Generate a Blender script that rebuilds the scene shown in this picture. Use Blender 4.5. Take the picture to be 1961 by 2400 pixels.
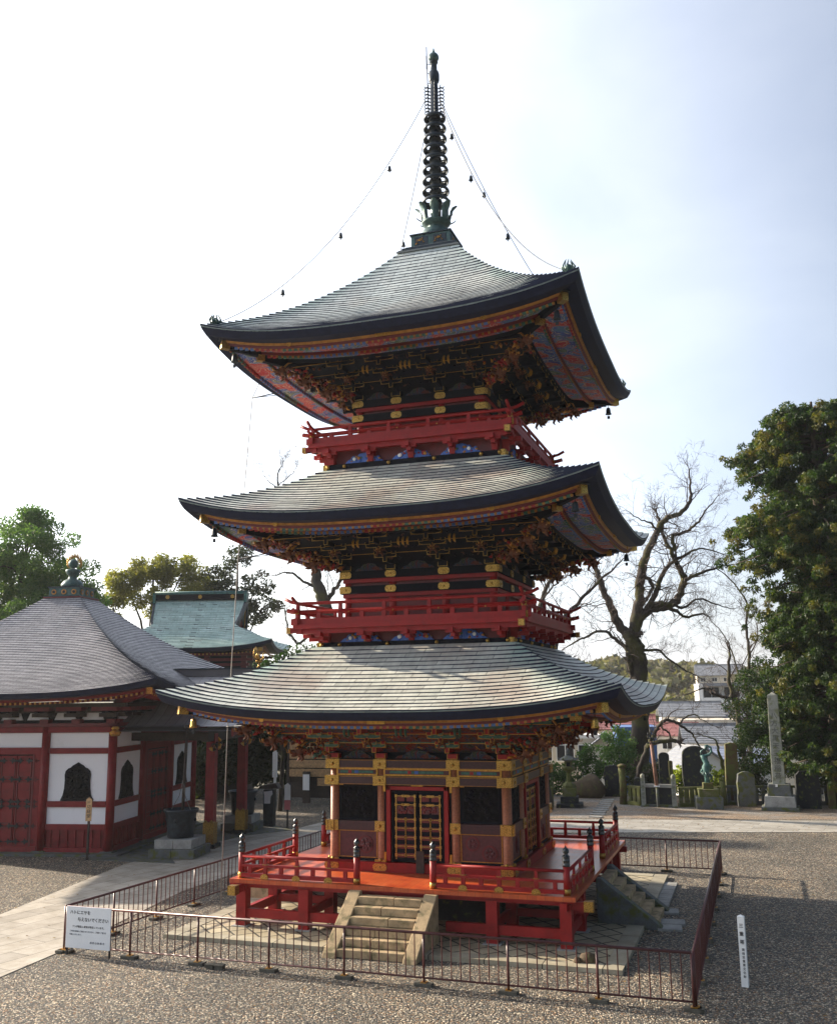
import bpy, math, random
import numpy as np
from mathutils import Matrix, Vector
PI = math.pi
R_ = math.radians
for _o in list(bpy.data.objects):
    bpy.data.objects.remove(_o)
SC = bpy.context.scene
COL = SC.collection

# ------------------------------------------------------------------ camera
CAM_P = Vector((8.021, -25.534, 5.5))
YAW, PITCH, ROLL = 0.328, 0.183, -0.012
cam_d = bpy.data.cameras.new('camera')
cam = bpy.data.objects.new('camera', cam_d)
COL.objects.link(cam)
_f0 = Vector((-math.sin(YAW), math.cos(YAW), 0))
_r0 = Vector((math.cos(YAW), math.sin(YAW), 0))
_u0 = Vector((0, 0, 1))
_fw = _f0 * math.cos(PITCH) + _u0 * math.sin(PITCH)
_up = -_f0 * math.sin(PITCH) + _u0 * math.cos(PITCH)
_rr = _r0 * math.cos(ROLL) + _up * math.sin(ROLL)
_uu = -_r0 * math.sin(ROLL) + _up * math.cos(ROLL)
_m = Matrix((_rr, _uu, -_fw)).transposed().to_4x4()
_m.translation = CAM_P
cam.matrix_world = _m
cam_d.sensor_fit = 'VERTICAL'
cam_d.sensor_height = 36.0
cam_d.lens = 36.0 * 2006.6 / 2124.7
cam_d.clip_end = 5000
cam_d.clip_start = 0.1
SC.camera = cam
SC.render.resolution_x = 836
SC.render.resolution_y = 1024

# ------------------------------------------------------------------ light
SUN_V = Vector((-2.35, 0.45, 1.0)).normalized()
SUN_EL = math.asin(SUN_V.z)
SUN_ROT = math.atan2(SUN_V.x, SUN_V.y)
sun_d = bpy.data.lights.new('sun', 'SUN')
sun_d.energy = 5.0
sun_d.angle = R_(0.8)
sun_d.color = (1.0, 0.86, 0.68)
sun = bpy.data.objects.new('sun', sun_d)
COL.objects.link(sun)
sun.rotation_euler = SUN_V.to_track_quat('Z', 'Y').to_euler()

W = bpy.data.worlds.new('World')
SC.world = W
W.use_nodes = True
nt = W.node_tree
nt.nodes.clear()
def wn(t, **k):
    n = nt.nodes.new(t)
    for a, b in k.items():
        setattr(n, a, b)
    return n
def wmath(op, a, b=None, clamp=False):
    n = wn('ShaderNodeMath', operation=op, use_clamp=clamp)
    for i, v in enumerate((a, b)):
        if v is None: continue
        if isinstance(v, (int, float)): n.inputs[i].default_value = v
        else: nt.links.new(v, n.inputs[i])
    return n.outputs[0]
_out = wn('ShaderNodeOutputWorld')
sky = wn('ShaderNodeTexSky', sky_type='NISHITA', sun_disc=False)
sky.sun_elevation = SUN_EL
sky.sun_rotation = SUN_ROT
sky.altitude = 50
sky.dust_density = 2.0
bg1 = wn('ShaderNodeBackground')
bg1.inputs[1].default_value = 0.05
nt.links.new(sky.outputs[0], bg1.inputs[0])
tc = wn('ShaderNodeTexCoord')
vd = wn('ShaderNodeVectorMath', operation='DOT_PRODUCT')
nt.links.new(tc.outputs['Generated'], vd.inputs[0])
vd.inputs[1].default_value = SUN_V
# thin winter cloud, thicker and brighter around the sun
mp = wn('ShaderNodeMapping')
mp.inputs['Scale'].default_value = (1.0, 1.0, 1.9)
nt.links.new(tc.outputs['Generated'], mp.inputs[0])
n1 = wn('ShaderNodeTexNoise')
n1.inputs['Scale'].default_value = 2.6
n1.inputs['Detail'].default_value = 7
n1.inputs['Roughness'].default_value = 0.52
n1.inputs['Distortion'].default_value = 0.35
nt.links.new(mp.outputs[0], n1.inputs[0])
cl = wmath('ADD', wmath('MULTIPLY', wmath('SUBTRACT', n1.outputs[0], 0.5), 2.0), wmath('MULTIPLY', vd.outputs['Value'], 1.35))
cl = wmath('ADD', cl, -0.12, clamp=True)
bright = wmath('MULTIPLY', wmath('POWER', wmath('MAXIMUM', wmath('ADD', vd.outputs['Value'], 0.06), 0.0), 1.12), 0.67)
zs = wn('ShaderNodeSeparateXYZ')
nt.links.new(tc.outputs['Generated'], zs.inputs[0])
hz_ = wmath('POWER', wmath('SUBTRACT', 1.0, wmath('ABSOLUTE', zs.outputs[2]), True), 2.2)
front = wmath('MULTIPLY', wmath('ADD', vd.outputs['Value'], 0.25), 1.8, True)
bright = wmath('ADD', bright, wmath('MULTIPLY', wmath('MULTIPLY', hz_, front), 0.24))
bright = wmath('MULTIPLY', bright, wmath('ADD', 0.86, wmath('MULTIPLY', cl, 0.30)))
ccol = wn('ShaderNodeMix', data_type='RGBA')
nt.links.new(cl, ccol.inputs[0])
ccol.inputs[6].default_value = (0.77, 0.83, 1.0, 1)
ccol.inputs[7].default_value = (0.95, 0.97, 1.0, 1)
bg2 = wn('ShaderNodeBackground')
nt.links.new(ccol.outputs[2], bg2.inputs[0])
nt.links.new(bright, bg2.inputs[1])
mx = wn('ShaderNodeAddShader')
nt.links.new(bg1.outputs[0], mx.inputs[0])
nt.links.new(bg2.outputs[0], mx.inputs[1])
nt.links.new(mx.outputs[0], _out.inputs[0])
SC.view_settings.view_transform = 'Standard'
SC.view_settings.look = 'None'
SC.view_settings.exposure = 1.2
SC.view_settings.gamma = 1.0

random.seed(7)
RNG = np.random.default_rng(7)

# ------------------------------------------------------------------ object helpers
def tag(o, label=None, cat=None, group=None, kind=None):
    if label: o['label'] = label
    if cat: o['category'] = cat
    if group: o['group'] = group
    if kind: o['kind'] = kind
    return o
def empty(name, label, cat, loc=(0, 0, 0), rz=0.0, group=None):
    o = bpy.data.objects.new(name, None)
    COL.objects.link(o)
    o.location = loc
    o.rotation_euler = (0, 0, rz)
    o.empty_display_size = 0.2
    return tag(o, label, cat, group)
def children(o):
    return [c for c in bpy.data.objects if c.parent == o]
def copy_tree(o, parent=None):
    c = o.copy()
    COL.objects.link(c)
    if parent: c.parent = parent
    for ch in children(o):
        copy_tree(ch, c)
    return c
def inst(name, src, parent, M=None):
    """another object on the same mesh, under parent"""
    o = bpy.data.objects.new(name, src.data if hasattr(src, 'data') else src)
    COL.objects.link(o)
    o.parent = parent
    if M is not None: o.matrix_local = M
    return o
def Rz(a): return Matrix.Rotation(a, 4, 'Z')
def T(x, y=0, z=0): return Matrix.Translation((x, y, z))

class MB:
    """collects shapes and builds ONE mesh object; materials per face"""
    def __init__(s):
        s.v = []; s.f = []; s.m = []; s.sm = []; s.uv = []; s.mats = []; s.M = Matrix.Identity(4); s.hasuv = False
    def mi(s, m):
        if m not in s.mats: s.mats.append(m)
        return s.mats.index(m)
    def add(s, vs, fs, m, smooth=False, uvs=None):
        b = len(s.v); M = s.M
        s.v += [tuple(M @ Vector(p)) for p in vs]
        k = s.mi(m)
        for i, f in enumerate(fs):
            s.f.append([b + j for j in f]); s.m.append(k); s.sm.append(smooth)
            s.uv.append(uvs[i] if uvs else [(0, 0)] * len(f))
        if uvs: s.hasuv = True
    def box(s, c, sz, m, rz=0, taper=1.0):
        x, y, z = sz[0] / 2, sz[1] / 2, sz[2] / 2
        cs, sn = math.cos(rz), math.sin(rz)
        vs = []
        for k in (-1, 1):
            t = taper if k > 0 else 1.0
            for i, j in ((-1, -1), (1, -1), (1, 1), (-1, 1)):
                px, py = i * x * t, j * y * t
                vs.append((c[0] + px * cs - py * sn, c[1] + px * sn + py * cs, c[2] + k * z))
        s.add(vs, [(3, 2, 1, 0), (4, 5, 6, 7), (0, 1, 5, 4), (1, 2, 6, 5), (2, 3, 7, 6), (3, 0, 4, 7)], m)
    def bar(s, a, b, w, h, m, up=(0, 0, 1)):
        a = Vector(a); b = Vector(b); d = (b - a).normalized(); up = Vector(up)
        r = d.cross(up)
        if r.length < 1e-4: r = d.cross(Vector((0, 1, 0)))
        r.normalize(); u = r.cross(d)
        vs = [tuple(p + r * (i * w / 2) + u * (j * h / 2)) for p in (a, b) for i, j in ((-1, -1), (1, -1), (1, 1), (-1, 1))]
        s.add(vs, [(3, 2, 1, 0), (4, 5, 6, 7), (0, 1, 5, 4), (1, 2, 6, 5), (2, 3, 7, 6), (3, 0, 4, 7)], m)
    def tube(s, pts, rs, m, n=8, smooth=True, cap=True):
        pts = [Vector(p) for p in pts]
        if isinstance(rs, (int, float)): rs = [rs] * len(pts)
        vs = []; ref = None
        for i, p in enumerate(pts):
            d = (pts[min(i + 1, len(pts) - 1)] - pts[max(i - 1, 0)])
            if d.length < 1e-9: d = Vector((0, 0, 1))
            d.normalize()
            if ref is None:
                ref = Vector((0, 0, 1)) if abs(d.z) < 0.9 else Vector((1, 0, 0))
            r = (ref - d * ref.dot(d))
            if r.length < 1e-6: r = d.orthogonal()
            r.normalize(); ref = r; u = d.cross(r)
            for k in range(n):
                a = 2 * PI * k / n
                vs.append(tuple(p + (r * math.cos(a) + u * math.sin(a)) * rs[i]))
        fs = []
        for i in range(len(pts) - 1):
            for k in range(n):
                k2 = (k + 1) % n
                fs.append((i * n + k, i * n + k2, (i + 1) * n + k2, (i + 1) * n + k))
        if cap:
            fs.append(tuple(range(n - 1, -1, -1))); fs.append(tuple(range((len(pts) - 1) * n, len(pts) * n)))
        s.add(vs, fs, m, smooth)
    def lathe(s, prof, m, c=(0, 0, 0), n=16, smooth=True, sq=None):
        vs = []
        for r, z in prof:
            for k in range(n):
                a = 2 * PI * (k + (0.5 if sq else 0)) / n
                rr = r * (math.sqrt(2) if sq else 1)
                vs.append((c[0] + rr * math.cos(a), c[1] + rr * math.sin(a), c[2] + z))
        fs = []
        for i in range(len(prof) - 1):
            for k in range(n):
                k2 = (k + 1) % n
                fs.append((i * n + k, i * n + k2, (i + 1) * n + k2, (i + 1) * n + k))
        fs.append(tuple(range(n - 1, -1, -1))); fs.append(tuple(range((len(prof) - 1) * n, len(prof) * n)))
        s.add(vs, fs, m, smooth)
    def prism(s, poly, o, ax, ay, az, d, m):
        """poly in (ax,ay) plane at o, extruded d along az"""
        o = Vector(o); ax = Vector(ax); ay = Vector(ay); az = Vector(az); n = len(poly)
        vs = [tuple(o + ax * p[0] + ay * p[1]) for p in poly] + [tuple(o + ax * p[0] + ay * p[1] + az * d) for p in poly]
        fs = [tuple(range(n - 1, -1, -1)), tuple(range(n, 2 * n))]
        for i in range(n):
            j = (i + 1) % n
            fs.append((i, j, n + j, n + i))
        s.add(vs, fs, m)
    def ball(s, c, r, m, n=10, sz=(1, 1, 1)):
        prof = []
        k = max(4, n // 2)
        vs = []; fs = []
        for i in range(k + 1):
            th = PI * i / k
            for j in range(n):
                a = 2 * PI * j / n
                vs.append((c[0] + r * sz[0] * math.sin(th) * math.cos(a), c[1] + r * sz[1] * math.sin(th) * math.sin(a), c[2] - r * sz[2] * math.cos(th)))
        for i in range(k):
            for j in range(n):
                j2 = (j + 1) % n
                fs.append((i * n + j, i * n + j2, (i + 1) * n + j2, (i + 1) * n + j))
        s.add(vs, fs, m, True)
    def build(s, name, parent=None, kind=None, M=None, label=None):
        me = bpy.data.meshes.new(name)
        me.from_pydata(s.v, [], s.f)
        for m in s.mats: me.materials.append(MAT[m] if isinstance(m, str) else m)
        me.polygons.foreach_set('material_index', s.m)
        me.polygons.foreach_set('use_smooth', s.sm)
        if s.hasuv:
            ul = me.uv_layers.new(name='UVMap')
            flat = [c for f in s.uv for p in f for c in p]
            ul.data.foreach_set('uv', flat)
        me.update()
        o = bpy.data.objects.new(name, me)
        COL.objects.link(o)
        if parent: o.parent = parent
        if M is not None: o.matrix_local = M
        if kind: o['kind'] = kind
        if label: o['label'] = label
        return o

# ------------------------------------------------------------------ materials
MAT = {}
class NG:
    """tiny node graph helper"""
    def __init__(s, name):
        s.m = bpy.data.materials.new(name); s.m.use_nodes = True
        s.t = s.m.node_tree; s.p = s.t.nodes['Principled BSDF']; MAT[name] = s.m
        s.tc = s.t.nodes.new('ShaderNodeTexCoord')
    def n(s, t, ins=None, **k):
        x = s.t.nodes.new(t)
        for a, b in k.items(): setattr(x, a, b)
        for a, b in (ins or {}).items(): s.set(x.inputs[a], b)
        return x
    def set(s, sock, v):
        if isinstance(v, bpy.types.NodeSocket): s.t.links.new(v, sock)
        else: sock.default_value = v
    def obj(s): return s.tc.outputs['Object']
    def math(s, op, a, b=0.0, clamp=False):
        x = s.n('ShaderNodeMath', operation=op, use_clamp=clamp); s.set(x.inputs[0], a); s.set(x.inputs[1], b); return x.outputs[0]
    def noise(s, scale, vec=None, detail=4, rough=0.55, dist=0.0, col=False):
        x = s.n('ShaderNodeTexNoise', {'Scale': scale, 'Detail': detail, 'Roughness': rough, 'Distortion': dist})
        s.set(x.inputs['Vector'], vec if vec else s.obj()); return x.outputs['Color' if col else 0]
    def vor(s, scale, vec=None, feature='F1', out='Distance', rnd=1.0):
        x = s.n('ShaderNodeTexVoronoi', {'Scale': scale, 'Randomness': rnd}, feature=feature)
        s.set(x.inputs['Vector'], vec if vec else s.obj()); return x.outputs[out]
    def ramp(s, fac, stops, const=False):
        x = s.n('ShaderNodeValToRGB'); cr = x.color_ramp
        if const: cr.interpolation = 'CONSTANT'
        while len(cr.elements) < len(stops): cr.elements.new(0.5)
        for e, (p, c) in zip(cr.elements, stops):
            e.position = p; e.color = (*c, 1) if len(c) == 3 else c
        s.set(x.inputs[0], fac); return x.outputs[0]
    def mix(s, f, a, b, mode='MIX'):
        x = s.n('ShaderNodeMix', data_type='RGBA', blend_type=mode)
        s.set(x.inputs[0], f)
        for i, v in ((6, a), (7, b)):
            if isinstance(v, tuple) and len(v) == 3: v = (*v, 1)
            s.set(x.inputs[i], v)
        return x.outputs[2]
    def sep(s, v):
        x = s.n('ShaderNodeSeparateXYZ'); s.set(x.inputs[0], v); return x.outputs
    def comb(s, x_, y_, z_):
        x = s.n('ShaderNodeCombineXYZ')
        for i, v in enumerate((x_, y_, z_)): s.set(x.inputs[i], v)
        return x.outputs[0]
    def warp(s, vec, scale, amt):
        nz = s.noise(scale, vec, col=True)
        a = s.n('ShaderNodeVectorMath', operation='MULTIPLY_ADD')
        s.set(a.inputs[0], nz); a.inputs[1].default_value = (amt,) * 3; s.set(a.inputs[2], vec); return a.outputs[0]
    def bump(s, h, strength=0.4, dist=0.02, normal=None):
        x = s.n('ShaderNodeBump', {'Strength': strength, 'Distance': dist}); s.set(x.inputs['Height'], h)
        if normal: s.set(x.inputs['Normal'], normal)
        s.t.links.new(x.outputs[0], s.p.inputs['Normal']); return x.outputs[0]
    def out(s, base=None, rough=0.6, metal=0.0, spec=None):
        if base is not None:
            if isinstance(base, tuple) and len(base) == 3: base = (*base, 1)
            s.set(s.p.inputs['Base Color'], base)
        s.set(s.p.inputs['Roughness'], rough); s.set(s.p.inputs['Metallic'], metal)
        if spec is not None: s.set(s.p.inputs['Specular IOR Level'], spec)
        return s.m
def c3(c, k): return tuple(min(1, x * k) for x in c)
def simple(name, col, rough=0.6, metal=0.0, var=0.25, scale=6.0, bump=0.0, bscale=None, spec=None):
    g = NG(name)
    n = g.noise(scale, detail=5, rough=0.6)
    g.out(g.ramp(n, [(0.3, c3(col, 1 - var)), (0.7, c3(col, 1 + var))]), g.math('ADD', rough - 0.06, g.math('MULTIPLY', n, 0.12)), metal, spec)
    if bump: g.bump(g.noise(bscale or scale * 4, detail=4), bump, 0.01)
    return g.m

def weathered_red(name, c, rough):
    g = NG(name)
    n_ = g.noise(3.0, detail=9, rough=0.72); f_ = g.noise(22, detail=6, rough=0.7)
    base = g.ramp(n_, [(0.3, c3(c, 0.62)), (0.5, c), (0.72, (c[0] * 1.25, c[1] * 2.2, c[2] * 2.0))])
    base = g.mix(g.ramp(f_, [(0.62, (0, 0, 0)), (0.72, (0.7, 0.7, 0.7))]), base, c3(c, 0.35))
    g.out(base, g.math('ADD', rough, g.math('MULTIPLY', n_, 0.3)), spec=0.35); g.bump(g.math('ADD', f_, g.noise(70, detail=3)), 0.18, 0.006)
weathered_red('red_paint', (0.28, 0.007, 0.007), 0.34)
g = NG('red_deck')
sx_ = g.sep(g.obj()); pk = g.math('FRACT', g.math('MULTIPLY', sx_[0], 5.2)); jn = g.math('LESS_THAN', pk, 0.045)
wn_ = g.n('ShaderNodeTexWhiteNoise', noise_dimensions='1D'); g.set(wn_.inputs['W'], g.math('FLOOR', g.math('MULTIPLY', sx_[0], 5.2)))
nn = g.noise(2.2, detail=8, rough=0.7)
base = g.ramp(nn, [(0.3, (0.36, 0.040, 0.014)), (0.5, (0.52, 0.095, 0.026)), (0.72, (0.62, 0.14, 0.048))])
base = g.mix(0.4, base, g.ramp(wn_.outputs[0], [(0, (0.75, 0.75, 0.75)), (1, (1.15, 1.15, 1.15))]), 'MULTIPLY')
base = g.mix(g.math('MULTIPLY', jn, 0.55), base, (0.10, 0.008, 0.005))
g.out(base, g.math('ADD', 0.18, g.math('MULTIPLY', nn, 0.3))); g.bump(g.math('SUBTRACT', g.math('MULTIPLY', nn, 0.25), jn), 0.35, 0.01)
simple('red_dark', (0.13, 0.008, 0.010), 0.5, var=0.3, scale=5, bump=0.1)
weathered_red('red_hall', (0.20, 0.008, 0.010), 0.38)
simple('black_lacquer', (0.0045, 0.0055, 0.011), 0.6, var=0.4, scale=8, bump=0.08, spec=0.1)
simple('eave_black', (0.010, 0.014, 0.036), 0.6, var=0.3, scale=7, bump=0.15, spec=0.2)
g = NG('gold')
vv_ = g.vor(34, g.warp(g.obj(), 14, 0.05), feature='DISTANCE_TO_EDGE')
base = g.mix(g.ramp(vv_, [(0.03, (1, 1, 1)), (0.10, (0, 0, 0))]), (0.60, 0.37, 0.095), (0.12, 0.058, 0.014))
g.out(base, 0.34, 1.0); g.bump(g.math('MINIMUM', vv_, 0.12), 0.8, 0.02)
simple('gold_dull', (0.52, 0.27, 0.05), 0.45, 0.8, var=0.35, scale=18, bump=0.5, bscale=40)
simple('gold_paint', (0.40, 0.18, 0.035), 0.45, 0.4, var=0.35, scale=8)
simple('carving', (0.12, 0.034, 0.010), 0.6, 0.2, var=0.7, scale=14, bump=0.6, bscale=40)
simple('carving_gold', (0.42, 0.19, 0.035), 0.4, 0.6, var=0.5, scale=14, bump=0.6, bscale=40)
simple('column_paint', (0.34, 0.115, 0.048), 0.5, var=0.35, scale=24, bump=0.5, bscale=45)
simple('beam_purple', (0.046, 0.012, 0.014), 0.45, var=0.4, scale=20, bump=0.2)
simple('panel_purple', (0.085, 0.018, 0.022), 0.5, var=0.35, scale=12, bump=0.4)
simple('bronze_dark', (0.025, 0.035, 0.045), 0.42, 0.5, var=0.4, scale=8, bump=0.15)
simple('bronze_green', (0.055, 0.105, 0.10), 0.5, 0.35, var=0.5, scale=7, bump=0.2)
simple('roof_lip', (0.20, 0.25, 0.24), .5, .1)
simple('verdigris', (0.05, 0.135, 0.125), 0.6, 0.1, var=0.5, scale=9, bump=0.2)
simple('cap_silver', (0.075, 0.08, 0.085), 0.28, 0.85, var=0.5, scale=10, bump=0.2)
simple('green_paint', (0.035, 0.12, 0.085), 0.5, var=0.4, scale=12)
simple('blue_paint', (0.045, 0.12, 0.42), 0.5, var=0.4, scale=12)
simple('blue_light', (0.07, 0.15, 0.38), 0.5, var=0.3, scale=12)
simple('red_bright', (0.30, 0.016, 0.014), 0.5, var=0.3, scale=12)
g = NG('white_plaster')
n_ = g.noise(0.9, detail=9, rough=0.7)
g.out(g.ramp(n_, [(0.26, (0.74, 0.75, 0.78)), (0.42, (0.88, 0.89, 0.93)), (0.7, (0.90, 0.91, 0.95))]), 0.8); g.bump(g.noise(40, detail=4), 0.08, 0.004)
simple('white_paint', (0.78, 0.79, 0.78), 0.5, var=0.06, scale=5)
simple('sign_white', (0.74, 0.77, 0.80), 0.45, var=0.04, scale=4)
simple('ink', (0.012, 0.012, 0.018), 0.6, var=0.1)
simple('ink_pale', (0.16, 0.17, 0.20), 0.6, var=0.1)
simple('fence_brown', (0.085, 0.022, 0.020), 0.38, var=0.4, scale=9, bump=0.1)
simple('foot_block', (0.075, 0.07, 0.055), 0.9, var=0.5, scale=14, bump=0.5)
simple('dark_wood', (0.035, 0.024, 0.018), 0.7, var=0.4, scale=9, bump=0.3)
simple('wood_tan', (0.62, 0.40, 0.20), 0.6, var=0.3, scale=9, bump=0.1)
simple('interior_dark', (0.010, 0.010, 0.013), 0.9, var=0.3)
simple('pink_paint', (0.55, 0.16, 0.17), 0.6, var=0.1)
simple('iron_black', (0.012, 0.013, 0.016), 0.5, 0.4, var=0.3, scale=15, bump=0.3)
simple('rope', (0.20, 0.19, 0.18), 0.7, var=0.2, scale=30)
simple('rust_pole', (0.20, 0.10, 0.07), 0.7, var=0.4, scale=9, bump=0.2)

def stone(name, col, moss=0.0, rough=0.85, scale=3.0, mosscol=(0.09, 0.10, 0.02), speck=90):
    g = NG(name)
    n = g.noise(scale, detail=8, rough=0.65)
    n2 = g.noise(speck, detail=2)
    base = g.ramp(n, [(0.28, c3(col, 0.62)), (0.52, col), (0.75, c3(col, 1.28))])
    base = g.mix(0.5, base, g.ramp(n2, [(0.35, (0.35, 0.35, 0.35)), (0.7, (1, 1, 1))]), 'MULTIPLY')
    if moss:
        base = g.mix(g.ramp(g.noise(scale * 1.3, detail=6), [(0.62 - moss * 0.4, (0, 0, 0)), (0.74 - moss * 0.3, (1, 1, 1))]), base, mosscol)
    g.out(base, rough)
    g.bump(g.math('ADD', g.noise(scale * 9, detail=8, rough=0.7), g.math('MULTIPLY', n2, 0.3)), 0.55, 0.02)
    return g.m
stone('granite', (0.36, 0.36, 0.34))
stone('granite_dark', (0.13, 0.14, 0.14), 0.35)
stone('stone_mossy', (0.17, 0.155, 0.10), 0.75)
stone('stone_warm', (0.52, 0.38, 0.215), 0.28, mosscol=(0.17, 0.14, 0.065))
stone('stone_black', (0.022, 0.024, 0.027), 0.15, scale=4)
stone('stone_brown', (0.11, 0.065, 0.03), 0.6)
stone('obelisk_stone', (0.36, 0.37, 0.32), 0.25, mosscol=(0.16, 0.17, 0.08))
stone('rock', (0.09, 0.06, 0.03), 0.2)

# paving of the stone apron: diagonal lozenge slabs
def slab_mat(name, col, scale, rot, ratio=(1, 1), mortar=0.03, offset=0.5, moss=True):
    g = NG(name)
    mp_ = g.n('ShaderNodeMapping'); g.set(mp_.inputs[0], g.obj()); mp_.inputs['Rotation'].default_value = (0, 0, rot)
    b = g.n('ShaderNodeTexBrick', {'Scale': scale, 'Mortar Size': mortar, 'Mortar Smooth': 0.2, 'Brick Width': ratio[0], 'Row Height': ratio[1], 'Bias': 0.0,
        'Color1': (*c3(col, 0.82), 1), 'Color2': (*c3(col, 1.12), 1), 'Mortar': (*c3(col, 0.09), 1)}, offset=offset)
    g.set(b.inputs['Vector'], g.warp(mp_.outputs[0], 1.3, 0.012))
    n = g.noise(1.8, detail=8, rough=0.65)
    base = g.mix(0.75, b.outputs[0], g.ramp(n, [(0.3, (0.55, 0.52, 0.45)), (0.6, (1.0, 1.0, 1.0))]), 'MULTIPLY')
    base = g.mix(0.35, base, g.ramp(g.noise(70, detail=2), [(0.35, (0.5, 0.5, 0.5)), (0.65, (1, 1, 1))]), 'MULTIPLY')
    g.out(base, 0.75)
    g.bump(g.math('SUBTRACT', g.math('MULTIPLY', g.noise(40, detail=4), 0.2), b.outputs['Fac']), 0.5, 0.012)
    return g.m
slab_mat('apron_tiles', (0.46, 0.40, 0.27), 2.2, R_(45), (1.0, 1.0), 0.06, 0.0)
slab_mat('apron_border', (0.42, 0.38, 0.28), 1.0, 0, (1.2, 1.2), 0.012, 0.0)
slab_mat('path_slabs', (0.38, 0.36, 0.32), 1.0, R_(11), (1.7, 0.62), 0.008, 0.5)
slab_mat('path_slabs_left', (0.42, 0.38, 0.32), 1.0, R_(101), (1.9, 0.62), 0.008, 0.5)

# gravel
g = NG('gravel')
o2 = g.warp(g.obj(), 2.5, 0.10)
sc = 31.0
vc = g.vor(sc, o2, out='Color'); vdist = g.vor(sc, o2); vedge = g.vor(sc, o2, feature='DISTANCE_TO_EDGE')
r = g.sep(vc)
base = g.ramp(r[0], [(0.0, (0.025, 0.026, 0.027)), (0.28, (0.065, 0.064, 0.060)), (0.5, (0.15, 0.14, 0.12)), (0.72, (0.30, 0.27, 0.22)), (0.92, (0.70, 0.64, 0.54))])
base = g.mix(g.math('MULTIPLY', g.math('GREATER_THAN', r[1], 0.84), 0.65), base, (0.30, 0.16, 0.07))
base = g.mix(g.math('MULTIPLY', g.math('GREATER_THAN', r[2], 0.78), 0.65), base, (0.10, 0.12, 0.145))
base = g.mix(1.0, base, g.ramp(vedge, [(0.0, (0.10, 0.10, 0.10)), (0.14, (1, 1, 1))]), 'MULTIPLY')
big = g.noise(0.28, detail=8, rough=0.65)
base = g.mix(0.8, base, g.ramp(big, [(0.33, (0.50, 0.52, 0.52)), (0.5, (0.92, 0.90, 0.87)), (0.66, (1.30, 1.20, 1.05))]), 'MULTIPLY')
earth = g.ramp(g.noise(0.55, detail=9, rough=0.75, dist=0.5), [(0.66, (0, 0, 0)), (0.74, (0.75, 0.75, 0.75))])
base = g.mix(earth, base, (0.13, 0.105, 0.07))
base = g.mix(1.0, base, (1.22, 1.17, 1.08), 'MULTIPLY')
g.out(base, 0.78)
h = g.math('ADD', g.math('MULTIPLY', vdist, -1.6), g.math('MULTIPLY', r[0], 0.7))
h = g.math('ADD', h, g.math('MULTIPLY', g.noise(4, detail=4), 0.8))
g.bump(h, 1.0, 0.045)
# leafy earth in the monument yard
g = NG('leaf_earth')
vc = g.sep(g.vor(26, out='Color')); ve = g.vor(26, feature='DISTANCE_TO_EDGE')
base = g.ramp(vc[0], [(0.0, (0.10, 0.075, 0.05)), (0.4, (0.20, 0.14, 0.09)), (0.7, (0.30, 0.20, 0.12)), (0.92, (0.40, 0.32, 0.24))])
base = g.mix(g.ramp(g.noise(0.5, detail=6), [(0.45, (0, 0, 0)), (0.6, (1, 1, 1))]), base, g.ramp(vc[1], [(0, (0.12, 0.11, 0.10)), (1, (0.33, 0.31, 0.28))]))
base = g.mix(1.0, base, g.ramp(ve, [(0.0, (0.35, 0.35, 0.35)), (0.1, (1, 1, 1))]), 'MULTIPLY')
g.out(base, 0.9); g.bump(vc[2], 0.8, 0.03)
# earth of the slope and the valley
g = NG('valley_ground')
base = g.ramp(g.noise(0.09, detail=9, rough=0.7), [(0.3, (0.05, 0.055, 0.025)), (0.5, (0.10, 0.09, 0.05)), (0.7, (0.16, 0.14, 0.11))])
g.out(base, 0.95); g.bump(g.noise(1.5, detail=6), 0.6, 0.3)

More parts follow.
